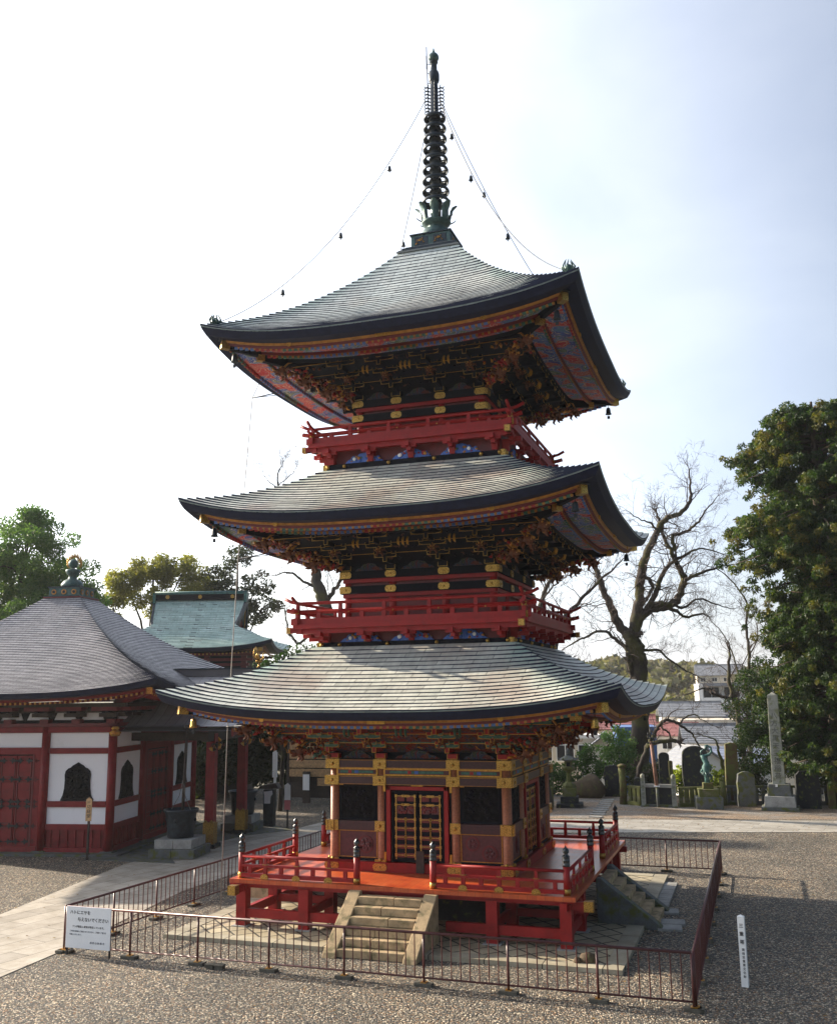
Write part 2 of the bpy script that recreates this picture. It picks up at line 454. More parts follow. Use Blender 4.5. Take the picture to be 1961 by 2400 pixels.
# copper roof courses (UV: u metres along, v course number)
def roof_mat(name, cols, patina, seam=0.9, streak=0.5, rough=0.42, spec=0.5, brown=0.0):
    g = NG(name)
    uv = g.sep(g.tc.outputs['UV']); u, v = uv[0], uv[1]
    row = g.math('FLOOR', v)
    off = g.math('FRACT', g.math('MULTIPLY', row, 0.5))
    cell = g.math('ADD', g.math('DIVIDE', u, seam), off)
    fr = g.math('FRACT', cell)
    rnd = g.n('ShaderNodeTexWhiteNoise', noise_dimensions='2D'); g.set(rnd.inputs['Vector'], g.comb(g.math('FLOOR', cell), row, 0.0))
    seamm = g.math('LESS_THAN', g.math('ABSOLUTE', g.math('SUBTRACT', fr, 0.5)), 0.5 - 0.009 / seam)
    n = g.noise(0.9, detail=8, rough=0.65)
    base = g.ramp(n, [(0.3, cols[0]), (0.5, cols[1]), (0.7, cols[2])])
    base = g.mix(0.55, base, g.ramp(rnd.outputs[0], [(0, (0.70, 0.70, 0.70)), (1, (1.18, 1.18, 1.18))]), 'MULTIPLY')
    st = g.noise(1.0, g.comb(g.math('MULTIPLY', u, 9.0), g.math('MULTIPLY', v, 0.25), 0.0), detail=6, rough=0.7)
    base = g.mix(streak, base, g.ramp(st, [(0.35, (0.62, 0.62, 0.62)), (0.65, (1.2, 1.2, 1.2))]), 'MULTIPLY')
    if brown:
        base = g.mix(g.math('MULTIPLY', g.ramp(g.noise(0.45, detail=5), [(0.48, (0, 0, 0)), (0.60, (1, 1, 1))]), brown), base, (0.30, 0.22, 0.18))
    pn = g.noise(0.8, detail=9, rough=0.75, dist=0.6)
    pf = g.ramp(pn, [(0.55, (0, 0, 0)), (0.68, (1, 1, 1))])
    att = g.n('ShaderNodeAttribute', attribute_name='hip')
    pf = g.math('MULTIPLY', g.math('ADD', g.math('MULTIPLY', pf, 0.14), g.math('MULTIPLY', att.outputs['Fac'], g.ramp(pn, [(0.40, (0, 0, 0)), (0.58, (1, 1, 1))]))), patina, True)
    base = g.mix(g.math('MULTIPLY', pf, 0.7), base, (0.22, 0.44, 0.38))
    base = g.mix(seamm, g.mix(0.7, base, (0.02, 0.02, 0.025)), base)
    g.out(base, g.math('ADD', rough, g.math('MULTIPLY', n, 0.2)), 0.0, spec)
    g.bump(g.math('ADD', g.math('MULTIPLY', g.noise(14, detail=5), 0.35), seamm), 0.35, 0.012)
    return g.m
roof_mat('roof_copper', [(0.46, 0.48, 0.43), (0.60, 0.61, 0.54), (0.72, 0.71, 0.63)], 0.9, brown=0.6, rough=0.36)
roof_mat('roof_copper_top', [(0.38, 0.43, 0.42), (0.50, 0.55, 0.53), (0.62, 0.66, 0.62)], 0.7, seam=0.7, brown=0.2, rough=0.36)
roof_mat('roof_grey', [(0.20, 0.195, 0.21), (0.27, 0.265, 0.28), (0.35, 0.34, 0.355)], 0.0, seam=0.35, streak=0.4, rough=0.4)
roof_mat('roof_green', [(0.33, 0.46, 0.43), (0.43, 0.56, 0.52), (0.56, 0.68, 0.64)], 0.6, seam=0.8)

# painted clouds and waves on the eave boards
def painted(name, scale=2.0, dark=1.0, lines=(0.40, 0.32, 0.22)):
    g = NG(name)
    p0 = g.warp(g.obj(), scale * 1.3, 0.30 / scale * 2)
    f = g.noise(scale, p0, detail=1.5, rough=0.5, dist=0.8)
    f2 = g.noise(scale * 2.3, p0, detail=2, rough=0.5, dist=1.2)
    back = g.ramp(f2, [(0, c3((0.03, 0.04, 0.17), dark)), (0.46, c3((0.05, 0.09, 0.26), dark)), (0.56, c3((0.06, 0.12, 0.20), dark))], True)
    body = g.ramp(f, [(0, c3((0.05, 0.09, 0.065), dark)), (0.40, c3((0.05, 0.06, 0.22), dark)), (0.52, c3((0.30, 0.020, 0.024), dark))], True)
    base = g.mix(g.math('GREATER_THAN', g.math('ABSOLUTE', g.math('SUBTRACT', f, 0.475)), 0.05), back, body)
    l1 = g.math('LESS_THAN', g.math('FRACT', g.math('MULTIPLY', f, 17.0)), 0.20)
    l2 = g.math('LESS_THAN', g.math('FRACT', g.math('MULTIPLY', f2, 13.0)), 0.16)
    base = g.mix(g.math('MULTIPLY', l1, 0.85), base, c3(lines, dark))
    base = g.mix(g.math('MULTIPLY', l2, 0.5), base, c3((0.20, 0.24, 0.30), dark))
    g.out(base, 0.6, spec=0.2); g.bump(f2, 0.5, 0.03)
painted('painted_boards', 1.9, 1.25)
painted('painted_frieze', 4.5, 1.25, (0.6, 0.5, 0.3))
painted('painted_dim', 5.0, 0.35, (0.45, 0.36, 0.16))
# dark relief panels
g = NG('relief_black')
v1 = g.vor(7, g.warp(g.obj(), 4, 0.2))
g.out(g.ramp(v1, [(0.0, (0.012, 0.012, 0.013)), (0.6, (0.003, 0.0035, 0.005))]), 0.75, spec=0.1); g.bump(v1, 1.0, 0.06)
# bark
def bark(name, col, moss=0.0):
    g = NG(name)
    s = g.sep(g.obj()); vv = g.comb(g.math('MULTIPLY', s[0], 3.0), g.math('MULTIPLY', s[1], 3.0), g.math('MULTIPLY', s[2], 0.6))
    n = g.noise(3.0, vv, detail=9, rough=0.7)
    base = g.ramp(n, [(0.3, c3(col, 0.5)), (0.7, c3(col, 1.5))])
    if moss: base = g.mix(g.ramp(g.noise(0.9, detail=6), [(0.5, (0, 0, 0)), (0.62, (moss,) * 3)]), base, (0.085, 0.085, 0.018))
    g.out(base, 0.95); g.bump(n, 0.9, 0.06)
bark('bark_dark', (0.045, 0.036, 0.030), 0.75)
bark('bark_cedar', (0.055, 0.038, 0.028), 0.3)
bark('bark_twig', (0.085, 0.065, 0.055))
def leaves(name, cols, trans=0.35):
    g = NG(name)
    gi = g.n('ShaderNodeNewGeometry')
    st = [(i / max(1, len(cols) - 1), c) for i, c in enumerate(cols)]
    mixv = g.math('ADD', g.math('MULTIPLY', gi.outputs['Random Per Island'], 0.6), g.math('MULTIPLY', g.ramp(g.noise(0.45, detail=3), [(0.35, (0, 0, 0)), (0.65, (1, 1, 1))]), 0.4))
    base = g.ramp(mixv, st)
    g.out(base, 0.55, spec=0.3)
    tr = g.n('ShaderNodeBsdfTranslucent'); g.set(tr.inputs[0], g.mix(1.0, base, (1.6, 1.7, 0.7), 'MULTIPLY'))
    ms = g.n('ShaderNodeMixShader', {0: trans}); g.t.links.new(g.p.outputs[0], ms.inputs[1]); g.t.links.new(tr.outputs[0], ms.inputs[2])
    g.t.links.new(ms.outputs[0], g.t.nodes['Material Output'].inputs[0])
leaves('leaf_cedar', [(0.010, 0.022, 0.009), (0.020, 0.044, 0.013), (0.042, 0.075, 0.018), (0.11, 0.11, 0.024)])
leaves('leaf_cedar_tip', [(0.04, 0.06, 0.014), (0.085, 0.085, 0.018), (0.14, 0.11, 0.024)])
leaves('leaf_camphor', [(0.045, 0.10, 0.045), (0.08, 0.15, 0.055), (0.14, 0.21, 0.07)], 0.45)
leaves('leaf_gold', [(0.08, 0.09, 0.028), (0.15, 0.15, 0.04), (0.25, 0.22, 0.05)], 0.5)
leaves('leaf_dark', [(0.014, 0.024, 0.012), (0.028, 0.040, 0.018), (0.055, 0.065, 0.025)])
leaves('leaf_shrub', [(0.018, 0.045, 0.014), (0.04, 0.09, 0.02), (0.08, 0.15, 0.03)])
leaves('leaf_yellow', [(0.12, 0.16, 0.02), (0.24, 0.28, 0.03), (0.34, 0.38, 0.05)], 0.5)
leaves('leaf_red', [(0.22, 0.03, 0.02), (0.36, 0.06, 0.04)])
leaves('leaf_fallen', [(0.10, 0.05, 0.02), (0.22, 0.12, 0.035), (0.38, 0.27, 0.08)], 0.1)
leaves('leaf_hill', [(0.04, 0.05, 0.025), (0.08, 0.085, 0.035), (0.13, 0.115, 0.06), (0.10, 0.08, 0.05)])
# ================================================================== roof builders
def smooth_up(t): return abs(t) ** 3.0
def square_roof(name, parent, R, zm, zc, rt, zt, rows, mat, a=0.62, th=0.045, ncol=28, edge='eave_black', riser_shadow='eave_black', M=None):
    mb = MB(); hip = []
    up = zc - zm
    def P(s, t, dz=0.0):
        h = R + (rt - R) * s
        return (t * h, -h, zm + (zt - zm) * (a * s + (1 - a) * s * s) + up * smooth_up(t) * (1 - s) ** 1.6 + dz)
    ts = [math.sin(PI / 2 * (-1 + 2 * i / ncol)) * 0.5 + 0.5 * (-1 + 2 * i / ncol) for i in range(ncol + 1)]
    rr = random.Random(5)
    for k in range(4):
        mb.M = Rz(k * PI / 2)
        for i in range(rows):
            s0, s1 = i / rows, (i + 1) / rows
            tj = [rr.uniform(-.004, .004) for _ in ts]
            lo = [P(s0, t, th * (1 + 0.9 * abs(t) ** 8) + j) for t, j in zip(ts, tj)]
            bo = [P(s0, t, -0.004) for t in ts]
            hi = [P(s1, t, 0.004) for t in ts]
            n = len(ts)
            fs, uv, f2, u2 = [], [], [], []
            for j in range(n - 1):
                fs.append((j, j + 1, n + j + 1, n + j))
                uv.append([(lo[j][0], i + .2), (lo[j + 1][0], i + .2), (hi[j + 1][0], i + .9), (hi[j][0], i + .9)])
                f2.append((2 * n + j, 2 * n + j + 1, j + 1, j))
                u2.append([(lo[j][0], i + .5)] * 4)
            mb.add(lo + hi + bo, fs, mat, True, uv)
            b0 = len(mb.v) - 3 * n; ki = mb.mi(riser_shadow)  # dark course edges: the shadow line under each course is put into their colour
            for f_, u_ in zip(f2, u2): mb.f.append([b0 + q for q in f_]); mb.m.append(ki); mb.sm.append(True); mb.uv.append(u_)
            hip += [max(0.0, (abs(t) - 0.72) / 0.28) for t in ts] * 3
    o = mb.build(name, parent, M=M)
    at = o.data.attributes.new('hip', 'FLOAT', 'POINT'); at.data.foreach_set('value', hip)
    sharp_edges(o)
    return o
def sharp_edges(o, ang=0.6):
    me = o.data
    try: me.set_sharp_from_angle(angle=ang)
    except Exception: pass

def sweep(mb, prof, mats, up, zm, R, B, ncol=24, pw=1.3):
    """prof: (distance from centre, dz) list; the eave upturn fades towards the wall"""
    for k in range(4):
        mb.M = Rz(k * PI / 2)
        for i in range(len(prof) - 1):
            vs = []
            for d, dz in (prof[i], prof[i + 1]):
                w = max(0.0, (d - B) / (R - B)) ** pw
                for j in range(ncol + 1):
                    t = -1 + 2 * j / ncol
                    vs.append((t * d, -d, zm + dz + up * smooth_up(t) * w))
            n = ncol + 1
            mb.add(vs, [(j, n + j, n + j + 1, j + 1) for j in range(ncol)], mats[i], True)
def curve_z(x, d, dz, up, zm, R, B, pw=1.3):
    return zm + dz + up * smooth_up(x / d) * max(0.0, (d - B) / (R - B)) ** pw

def gold_disc(mb, x, y, z, r, m='gold', n=8, dep=0.02):
    pts = [(r * math.cos(2 * PI * i / n), r * math.sin(2 * PI * i / n)) for i in range(n)]
    mb.prism(pts, (x, y, z), (1, 0, 0), (0, 0, 1), (0, -1, 0), dep, m)

def rafter_row(parent, d, dz, up, zm, R, B, sp=0.165, seed=0, palette=None):
    pal = palette or ['blue_light', 'blue_light', 'red_bright', 'green_paint']
    for k in range(4):
        mb = MB()
        n = int((2 * d - 0.5) / sp)
        for i in range(n + 1):
            x = -d + 0.25 + (2 * d - 0.5) * i / n
            z = curve_z(x, d, dz, up, zm, R, B)
            m = pal[((i + seed) // 5) % len(pal)]
            mb.box((x, -d + 0.0, z), (sp * 0.62, 0.045, 0.075), m)
            gold_disc(mb, x + sp / 2, -d - 0.015, z, 0.036, 'gold_paint', 6)
            mb.box((x + sp / 2, -d + 0.005, z), (sp * 0.40, 0.03, 0.06), 'red_dark')
        mb.build('rafter_row', parent, M=Rz(k * PI / 2))

pagoda = empty('pagoda', 'three-storey red pagoda with curved copper roofs and a tall bronze spire, on a fenced apron', 'pagoda')

LV = [ # R, z_mid, z_corner, roof_top_half, z_top, rows, wall half, column xs, z of bracket foot
    dict(R=5.46, zm=5.08, zc=5.56, rt=2.66, zt=6.63, rows=17, B=2.25, cols=(-2.22, -0.95, 0.95, 2.22), zcap=3.86, mat='roof_copper', a=0.72),
    dict(R=5.19, zm=9.69, zc=10.25, rt=2.50, zt=11.30, rows=17, B=2.05, cols=(-1.97, -0.72, 0.72, 1.97), zcap=8.62, mat='roof_copper', a=0.72),
    dict(R=4.90, zm=14.36, zc=14.87, rt=0.88, zt=17.96, rows=31, B=1.80, cols=(-1.72, -0.62, 0.62, 1.72), zcap=13.34, mat='roof_copper_top', a=0.56),
]

def dragon_head_mesh(mat1, mat2, sc=1.0):
    """a carved beast head looking along +x, its base at the origin"""
    mb = MB()
    mb.ball((0.02, 0, 0), 0.11, mat1, 8, (1.1, .9, .95))
    mb.ball((0.14, 0, -0.02), 0.075, mat1, 8, (1.3, .8, .7))
    mb.ball((0.13, 0, -0.09), 0.055, mat1, 6, (1.3, .7, .45))
    mb.ball((0.22, 0, 0.01), 0.03, mat2, 6)
    for s in (-1, 1):
        mb.ball((0.08, s * 0.05, 0.055), 0.024, mat2, 6)
        mb.tube([(0.0, s * 0.05, 0.08), (-0.07, s * 0.08, 0.16), (-0.16, s * 0.09, 0.18)], [0.025, 0.018, 0.004], mat2, 5)
        mb.tube([(-0.03, s * 0.08, 0.0), (-0.06, s * 0.15, 0.03), (-0.12, s * 0.17, -0.02)], [0.04, 0.03, 0.006], mat1, 5)
        mb.tube([(0.19, s * 0.04, -0.02), (0.25, s * 0.07, -0.03), (0.27, s * 0.08, 0.05)], [0.012, 0.009, 0.003], mat2, 4)
        mb.tube([(0.0, s * 0.06, -0.06), (-0.02, s * 0.10, -0.15), (0.03, s * 0.10, -0.20)], [0.04, 0.03, 0.008], mat1, 5)
    mb.tube([(0.05, 0, 0.09), (-0.02, 0, 0.18), (-0.10, 0, 0.21)], [0.03, 0.03, 0.005], mat2, 5)
    for i in range(len(mb.v)):
        v = mb.v[i]; mb.v[i] = (v[0] * sc, v[1] * sc, v[2] * sc)
    return mb
def rnd_carving(mb, p0, p1, n, r, rg, mats):
    """a twisting row of carved leaf and cloud shapes from p0 to p1"""
    p0 = Vector(p0); p1 = Vector(p1)
    for i in range(n):
        f = (i + 0.5) / n
        p = p0.lerp(p1, f) + Vector((rg.uniform(-1, 1), rg.uniform(-1, 1), rg.uniform(-1, 1))) * r * 0.8
        a = Vector((rg.uniform(-1, 1), rg.uniform(-1, 1), rg.uniform(-1, 0.6))).normalized() * r * rg.uniform(0.6, 1.25)
        b = Vector((rg.uniform(-1, 1), rg.uniform(-1, 1), rg.uniform(-1, 1))).normalized() * r * 0.7
        mb.tube([p, p + a * 0.6 + b * 0.3, p + a + b], [r * 0.50, r * 0.42, r * 0.10], rg.choice(mats), 6)

def edged(mb, x, y, z, w, d, h, m, ge, t=0.011):
    """block whose front face carries a thin gilt outline (front is -y)"""
    mb.box((x, y, z), (w, d, h), m)
    yf = y - d / 2 - 0.003
    if ge:
        mb.box((x, yf, z - h / 2 + t / 2), (w, 0.012, t), ge)
        for s in (-1, 1): mb.box((x + s * (w / 2 - t / 2), yf, z + t * 0.5), (t, 0.012, h - t), ge)

def bracket_mesh(L, colored, top_d, top_z):
    """one bracket cluster: three steps out from the wall, local x along the wall, wall at y=0, foot z=0"""
    mb = MB(); H = top_z; D = top_d
    n = 3
    c1 = 'green_paint' if colored else 'black_lacquer'
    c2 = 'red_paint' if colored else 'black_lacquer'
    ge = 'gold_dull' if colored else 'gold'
    edged(mb, 0, -0.02, 0.06, 0.26, 0.26, 0.12, c2, ge)
    for j in range(1, n + 1):
        z = 0.10 + (H - 0.16) * (j - 0.45) / n
        y = -D * j / n
        mb.box((0, y / 2, z), (0.085, abs(y) + 0.12, 0.11), c2)
        edged(mb, 0, y - 0.06, z, 0.11, 0.03, 0.13, c2, ge)
        zz = z + 0.075
        lw = 0.50 + 0.10 * j
        mb.box((0, y, zz + 0.02), (lw, 0.07, 0.075), c1)
        edged(mb, 0, y - 0.03, zz + 0.02, lw, 0.02, 0.085, c1, ge)
        for s in (-1, 0, 1):
            edged(mb, s * (lw / 2 - 0.06), y - 0.02, zz + 0.095, 0.125, 0.12, 0.075, c2 if s else c1, ge)
        # curled arm ends
        for s in (-1, 1):
            mb.tube([(s * lw * 0.30, y - 0.05, zz - 0.02), (s * lw * 0.44, y - 0.05, zz - 0.005), (s * lw * 0.5, y - 0.05, zz + 0.04)], [0.008] * 3, ge, 4)
    return mb

def build_storey(i, L):
    R, B, zm = L['R'], L['B'], L['zm']
    up = L['zc'] - zm
    # ---- tile roof with its own eave parts
    roof = square_roof('roof', pagoda, R, zm, L['zc'], L['rt'], L['zt'], L['rows'], L['mat'], L['a'], th=(.027, .026, .024)[i])
    colored = i == 0
    e = MB()
    sweep(e, [(R, 0.02), (R - .01, -.03)], ['roof_lip'], up, zm, R, B)
    sweep(e, [(R - .01, -.035), (R - .05, -.12), (R - .11, -.215), (R - .44, -.225)], ['eave_black'] * 3, up, zm, R, B)
    e.build('eave_edge', roof)
    s = MB()
    sweep(s, [(R - .40, -.215), (R - .42, -.275), (R - .46, -.28)], ['gold_paint'] * 2, up, zm, R, B)
    for k in range(4):
        s.M = Rz(k * PI / 2)
        for fx in (-0.52, 0.0, 0.52):   # gilt crest plates on the strip
            x = fx * R; z = curve_z(x, R - .4, -.25, up, zm, R, B)
            if fx == 0: s.box((x, -R + .40, z), (0.42, 0.04, 0.085), 'gold_dull')
            else:
                gold_disc(s, x, -R + .41, z, 0.065, 'gold_dull', 12, 0.03)
    s.build('gilt_strip', roof)
    s = MB()
    sweep(s, [(R - .46, -.28), (R - .465, -.34), (R - .52, -.345)], ['red_dark'] * 2, up, zm, R, B)
    sweep(s, [(R - .52, -.30), (R - 1.12, -.255)], ['painted_boards'], up, zm, R, B)
    sweep(s, [(R - 1.10, -.24), (R - 1.10, -.33), (R - 1.17, -.33)], ['red_dark'] * 2, up, zm, R, B)
    bd = R - 1.62
    sweep(s, [(R - 1.17, -.29), (bd, -.26), (bd - .04, -.34), (bd - 0.14, -.34)], ['painted_boards', 'black_lacquer', 'black_lacquer'], up, zm, R, B)
    s.build('painted_eave_boards', roof)
    rafter_row(roof, R - .53, -.385 + .02, up, zm, R, B, 0.155, i * 3)
    rafter_row(roof, R - 1.16, -.36, up, zm, R, B, 0.155, i * 3 + 7)
    # ---- corner beams with gilt ends
    for k in range(4):
        c = MB(); c.M = Rz(k * PI / 2)
        q = R - .46
        z = curve_z(q, q, -.40, up, zm, R, B)
        c.bar((-(B), -(B), zm - .35), (-q, -q, z + .04), 0.13, 0.17, 'black_lacquer')
        c.bar((-q + .10, -q + .10, z + .035), (-q - .06, -q - .06, z + .05), 0.17, 0.20, 'gold')
        c.bar((-q + .14, -q + .14, z + .15), (-q - .10, -q - .10, z + .18), 0.22, 0.035, 'bronze_dark')
        q2 = R - 1.14
        z2 = curve_z(q2, q2, -.42, up, zm, R, B)
        c.bar((-(B), -(B), zm - .48), (-q2, -q2, z2 - .02), 0.13, 0.15, 'black_lacquer')
        c.bar((-q2 + .08, -q2 + .08, z2 - .02), (-q2 - .05, -q2 - .05, z2 - .015), 0.17, 0.17, 'gold')
        c.build('corner_beam', roof)
    # ---- bracket zone
    H = zm - .34 - L['zcap']; D = bd - .12 - B
    core = MB()
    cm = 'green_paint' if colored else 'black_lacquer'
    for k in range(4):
        core.M = Rz(k * PI / 2)
        n = 3
        for j in range(1, n + 1):
            z = L['zcap'] + 0.10 + (H - 0.16) * (j - 0.45) / n + 0.20
            y = B + D * j / n
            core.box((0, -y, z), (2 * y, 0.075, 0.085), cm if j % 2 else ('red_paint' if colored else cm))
            core.box((0, -y - .042, z - .038), (2 * y, 0.010, 0.012), 'gold_dull')
            # backing boards between steps
            y0 = B + D * (j - 1) / n
            z0 = L['zcap'] + 0.02 + (H - 0.16) * (j - 1) / n + 0.12
            core.add([(-y0, -y0 + .03, z0), (y0, -y0 + .03, z0), (y, -y + .03, z + .03), (-y, -y + .03, z + .03)], [(0, 1, 2, 3)], 'painted_dim' if colored else 'black_lacquer')
        core.add([(-B, -B + .02, L['zcap'] - .1), (B, -B + .02, L['zcap'] - .1), (B, -B + .02, L['zcap'] + .35), (-B, -B + .02, L['zcap'] + .35)], [(0, 1, 2, 3)], 'black_lacquer')
    core.build('bracket_beams', pagoda)
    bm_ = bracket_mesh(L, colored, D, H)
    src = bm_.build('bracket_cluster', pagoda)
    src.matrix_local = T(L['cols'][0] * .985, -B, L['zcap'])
    dh = dragon_head_mesh('carving', 'carving_gold', 0.85)
    dsrc = None
    first = True
    mids = [0.0] + ([] if i == 2 else [])
    for k in range(4):
        for x in L['cols']:
            if k in (2,) and i != 0: continue
            corner = abs(x) > B * 0.9
            M = Rz(k * PI / 2) @ T(x * .985, -B, L['zcap'])
            if first: o = src; first = False; o.matrix_local = M
            else: o = inst('bracket_cluster', src, pagoda, M)
            Mh = T(0, -D * 0.62 - 0.06, H * 0.52) @ Matrix.Rotation(-PI / 2, 4, 'Z')
            if dsrc is None:
                dsrc = dh.build('beast_head', o); dsrc.matrix_local = Mh
            else: inst('beast_head', dsrc, o, Mh)
    # gilt boat-shaped arms between the clusters
    for k in (0, 1, 3):
        for cx_, n in ((-B * .62, 2), (0, 3), (B * .62, 2)):
            a = MB()
            for q in range(n):
                x = (q - (n - 1) / 2) * 0.12
                a.tube([(x, .03, .10), (x, -.05, .0), (x, -.02, -.10), (x, .06, -.13)], [.022, .033, .030, .01], 'gold_dull' if i else 'green_paint', 6)
            a.build('gilt_arm', pagoda, M=Rz(k * PI / 2) @ T(cx_, -B - D * .80, L['zcap'] + H * .80))
    # carved frieze panels just above the beams
    for k in (0, 1, 3):
        for a_, b_ in zip(L['cols'][:-1], L['cols'][1:]):
            f = MB(); w = (b_ - a_) * .62
            poly = [(-w / 2, 0), (w / 2, 0), (w * .42, .06), (w * .28, .09), (w * .2, .17), (0, .2), (-w * .2, .17), (-w * .28, .09), (-w * .42, .06)]
            f.prism(poly, (0, 0, 0), (1, 0, 0), (0, 0, 1), (0, -1, 0), .07, 'painted_dim')
            f.build('frieze_panel', pagoda, M=Rz(k * PI / 2) @ T((a_ + b_) / 2, -B + .01, L['zcap'] + .0))
    # corner carvings: dragons and waves running out along the diagonals
    for k in range(4):
        rg = random.Random(30 + i * 7 + k)
        c = MB(); c.M = Rz(k * PI / 2)
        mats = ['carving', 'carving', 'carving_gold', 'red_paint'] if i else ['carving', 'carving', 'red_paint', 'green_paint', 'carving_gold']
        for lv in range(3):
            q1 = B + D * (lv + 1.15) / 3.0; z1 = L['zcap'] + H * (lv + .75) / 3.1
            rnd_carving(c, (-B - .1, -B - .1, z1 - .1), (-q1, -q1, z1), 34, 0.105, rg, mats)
            sp = 0.55 + 0.18 * lv
            rnd_carving(c, (-q1, -q1, z1), (-q1 + sp, -q1 - .02, z1 - .03), 9, 0.075, rg, mats)
            rnd_carving(c, (-q1, -q1, z1), (-q1 - .02, -q1 + sp, z1 - .03), 9, 0.075, rg, mats)
        ccv = c.build('corner_carving', pagoda)
        for lv in (0, 1, 2):
            q1 = B + D * (lv + 1.3) / 3.0; z1 = L['zcap'] + H * (lv + .7) / 3.1
            M = Rz(k * PI / 2) @ T(-q1, -q1, z1) @ Rz(-PI * .75) @ Matrix.Scale(1.5, 4)
            inst('beast_head', dsrc, ccv, M)
    # small dark carvings along the bracket rows give the zone its busy look
    c = MB(); rg = random.Random(90 + i)
    for k in (0, 1, 3):
        c.M = Rz(k * PI / 2)
        for lv in range(3):
            y = B + D * (lv + .7) / 3; z = L['zcap'] + .1 + H * (lv + .55) / 3.1
            for _ in range(int(26 + 6 * lv)):
                x = rg.uniform(-y, y)
                m = rg.choice(['black_lacquer', 'black_lacquer', 'black_lacquer', 'carving', 'black_lacquer'] if i else ['carving', 'green_paint', 'red_paint', 'gold_dull', 'red_dark'])
                c.tube([(x, -y, z), (x + rg.uniform(-.08, .08), -y - .07, z + rg.uniform(-.05, .07)), (x + rg.uniform(-.12, .12), -y - .12, z + rg.uniform(-.02, .1))], [.022, .018, .004], m, 4)
    c.build('bracket_carving', pagoda)

for i, L in enumerate(LV): build_storey(i, L)

# ================================================================== ground storey body
def plate(mb, x, y, z, w, h, m='gold', boss=True, round_=False, t=0.02):
    if round_:
        pts = [(-w / 2 + h * .25, -h / 2), (w / 2 - h * .25, -h / 2), (w / 2, -h * .2), (w / 2, h * .2), (w / 2 - h * .25, h / 2), (-w / 2 + h * .25, h / 2), (-w / 2, h * .2), (-w / 2, -h * .2)]
        mb.prism(pts, (x, y, z), (1, 0, 0), (0, 0, 1), (0, -1, 0), t, m)
    else:
        mb.box((x, y - t / 2, z), (w, t, h), m)
    if boss:
        mb.M = mb.M
        mb.ball((x, y - t, z), min(w, h) * .17, m, 8)
BD = 2.22
w = MB()
w.box((0, 0, 2.62), (4.20, 4.20, 2.5), 'interior_dark')
w.build('inner_wall', pagoda)
colsrc = None
for sx in range(4):
    for sy in range(4):
        if sx in (1, 2) and sy in (1, 2): continue
        x = (-2.22, -.95, .95, 2.22)[sx]; y = (-2.22, -.95, .95, 2.22)[sy]
        c = None
        if colsrc is None:
            c = MB()
            c.lathe([(.125, 1.16), (.125, 1.2), (.118, 1.5), (.115, 3.86)], 'column_paint', n=20)
            colsrc = c.build('column', pagoda, M=T(x, y, 0))
        else: inst('column', colsrc, pagoda, T(x, y, 0))
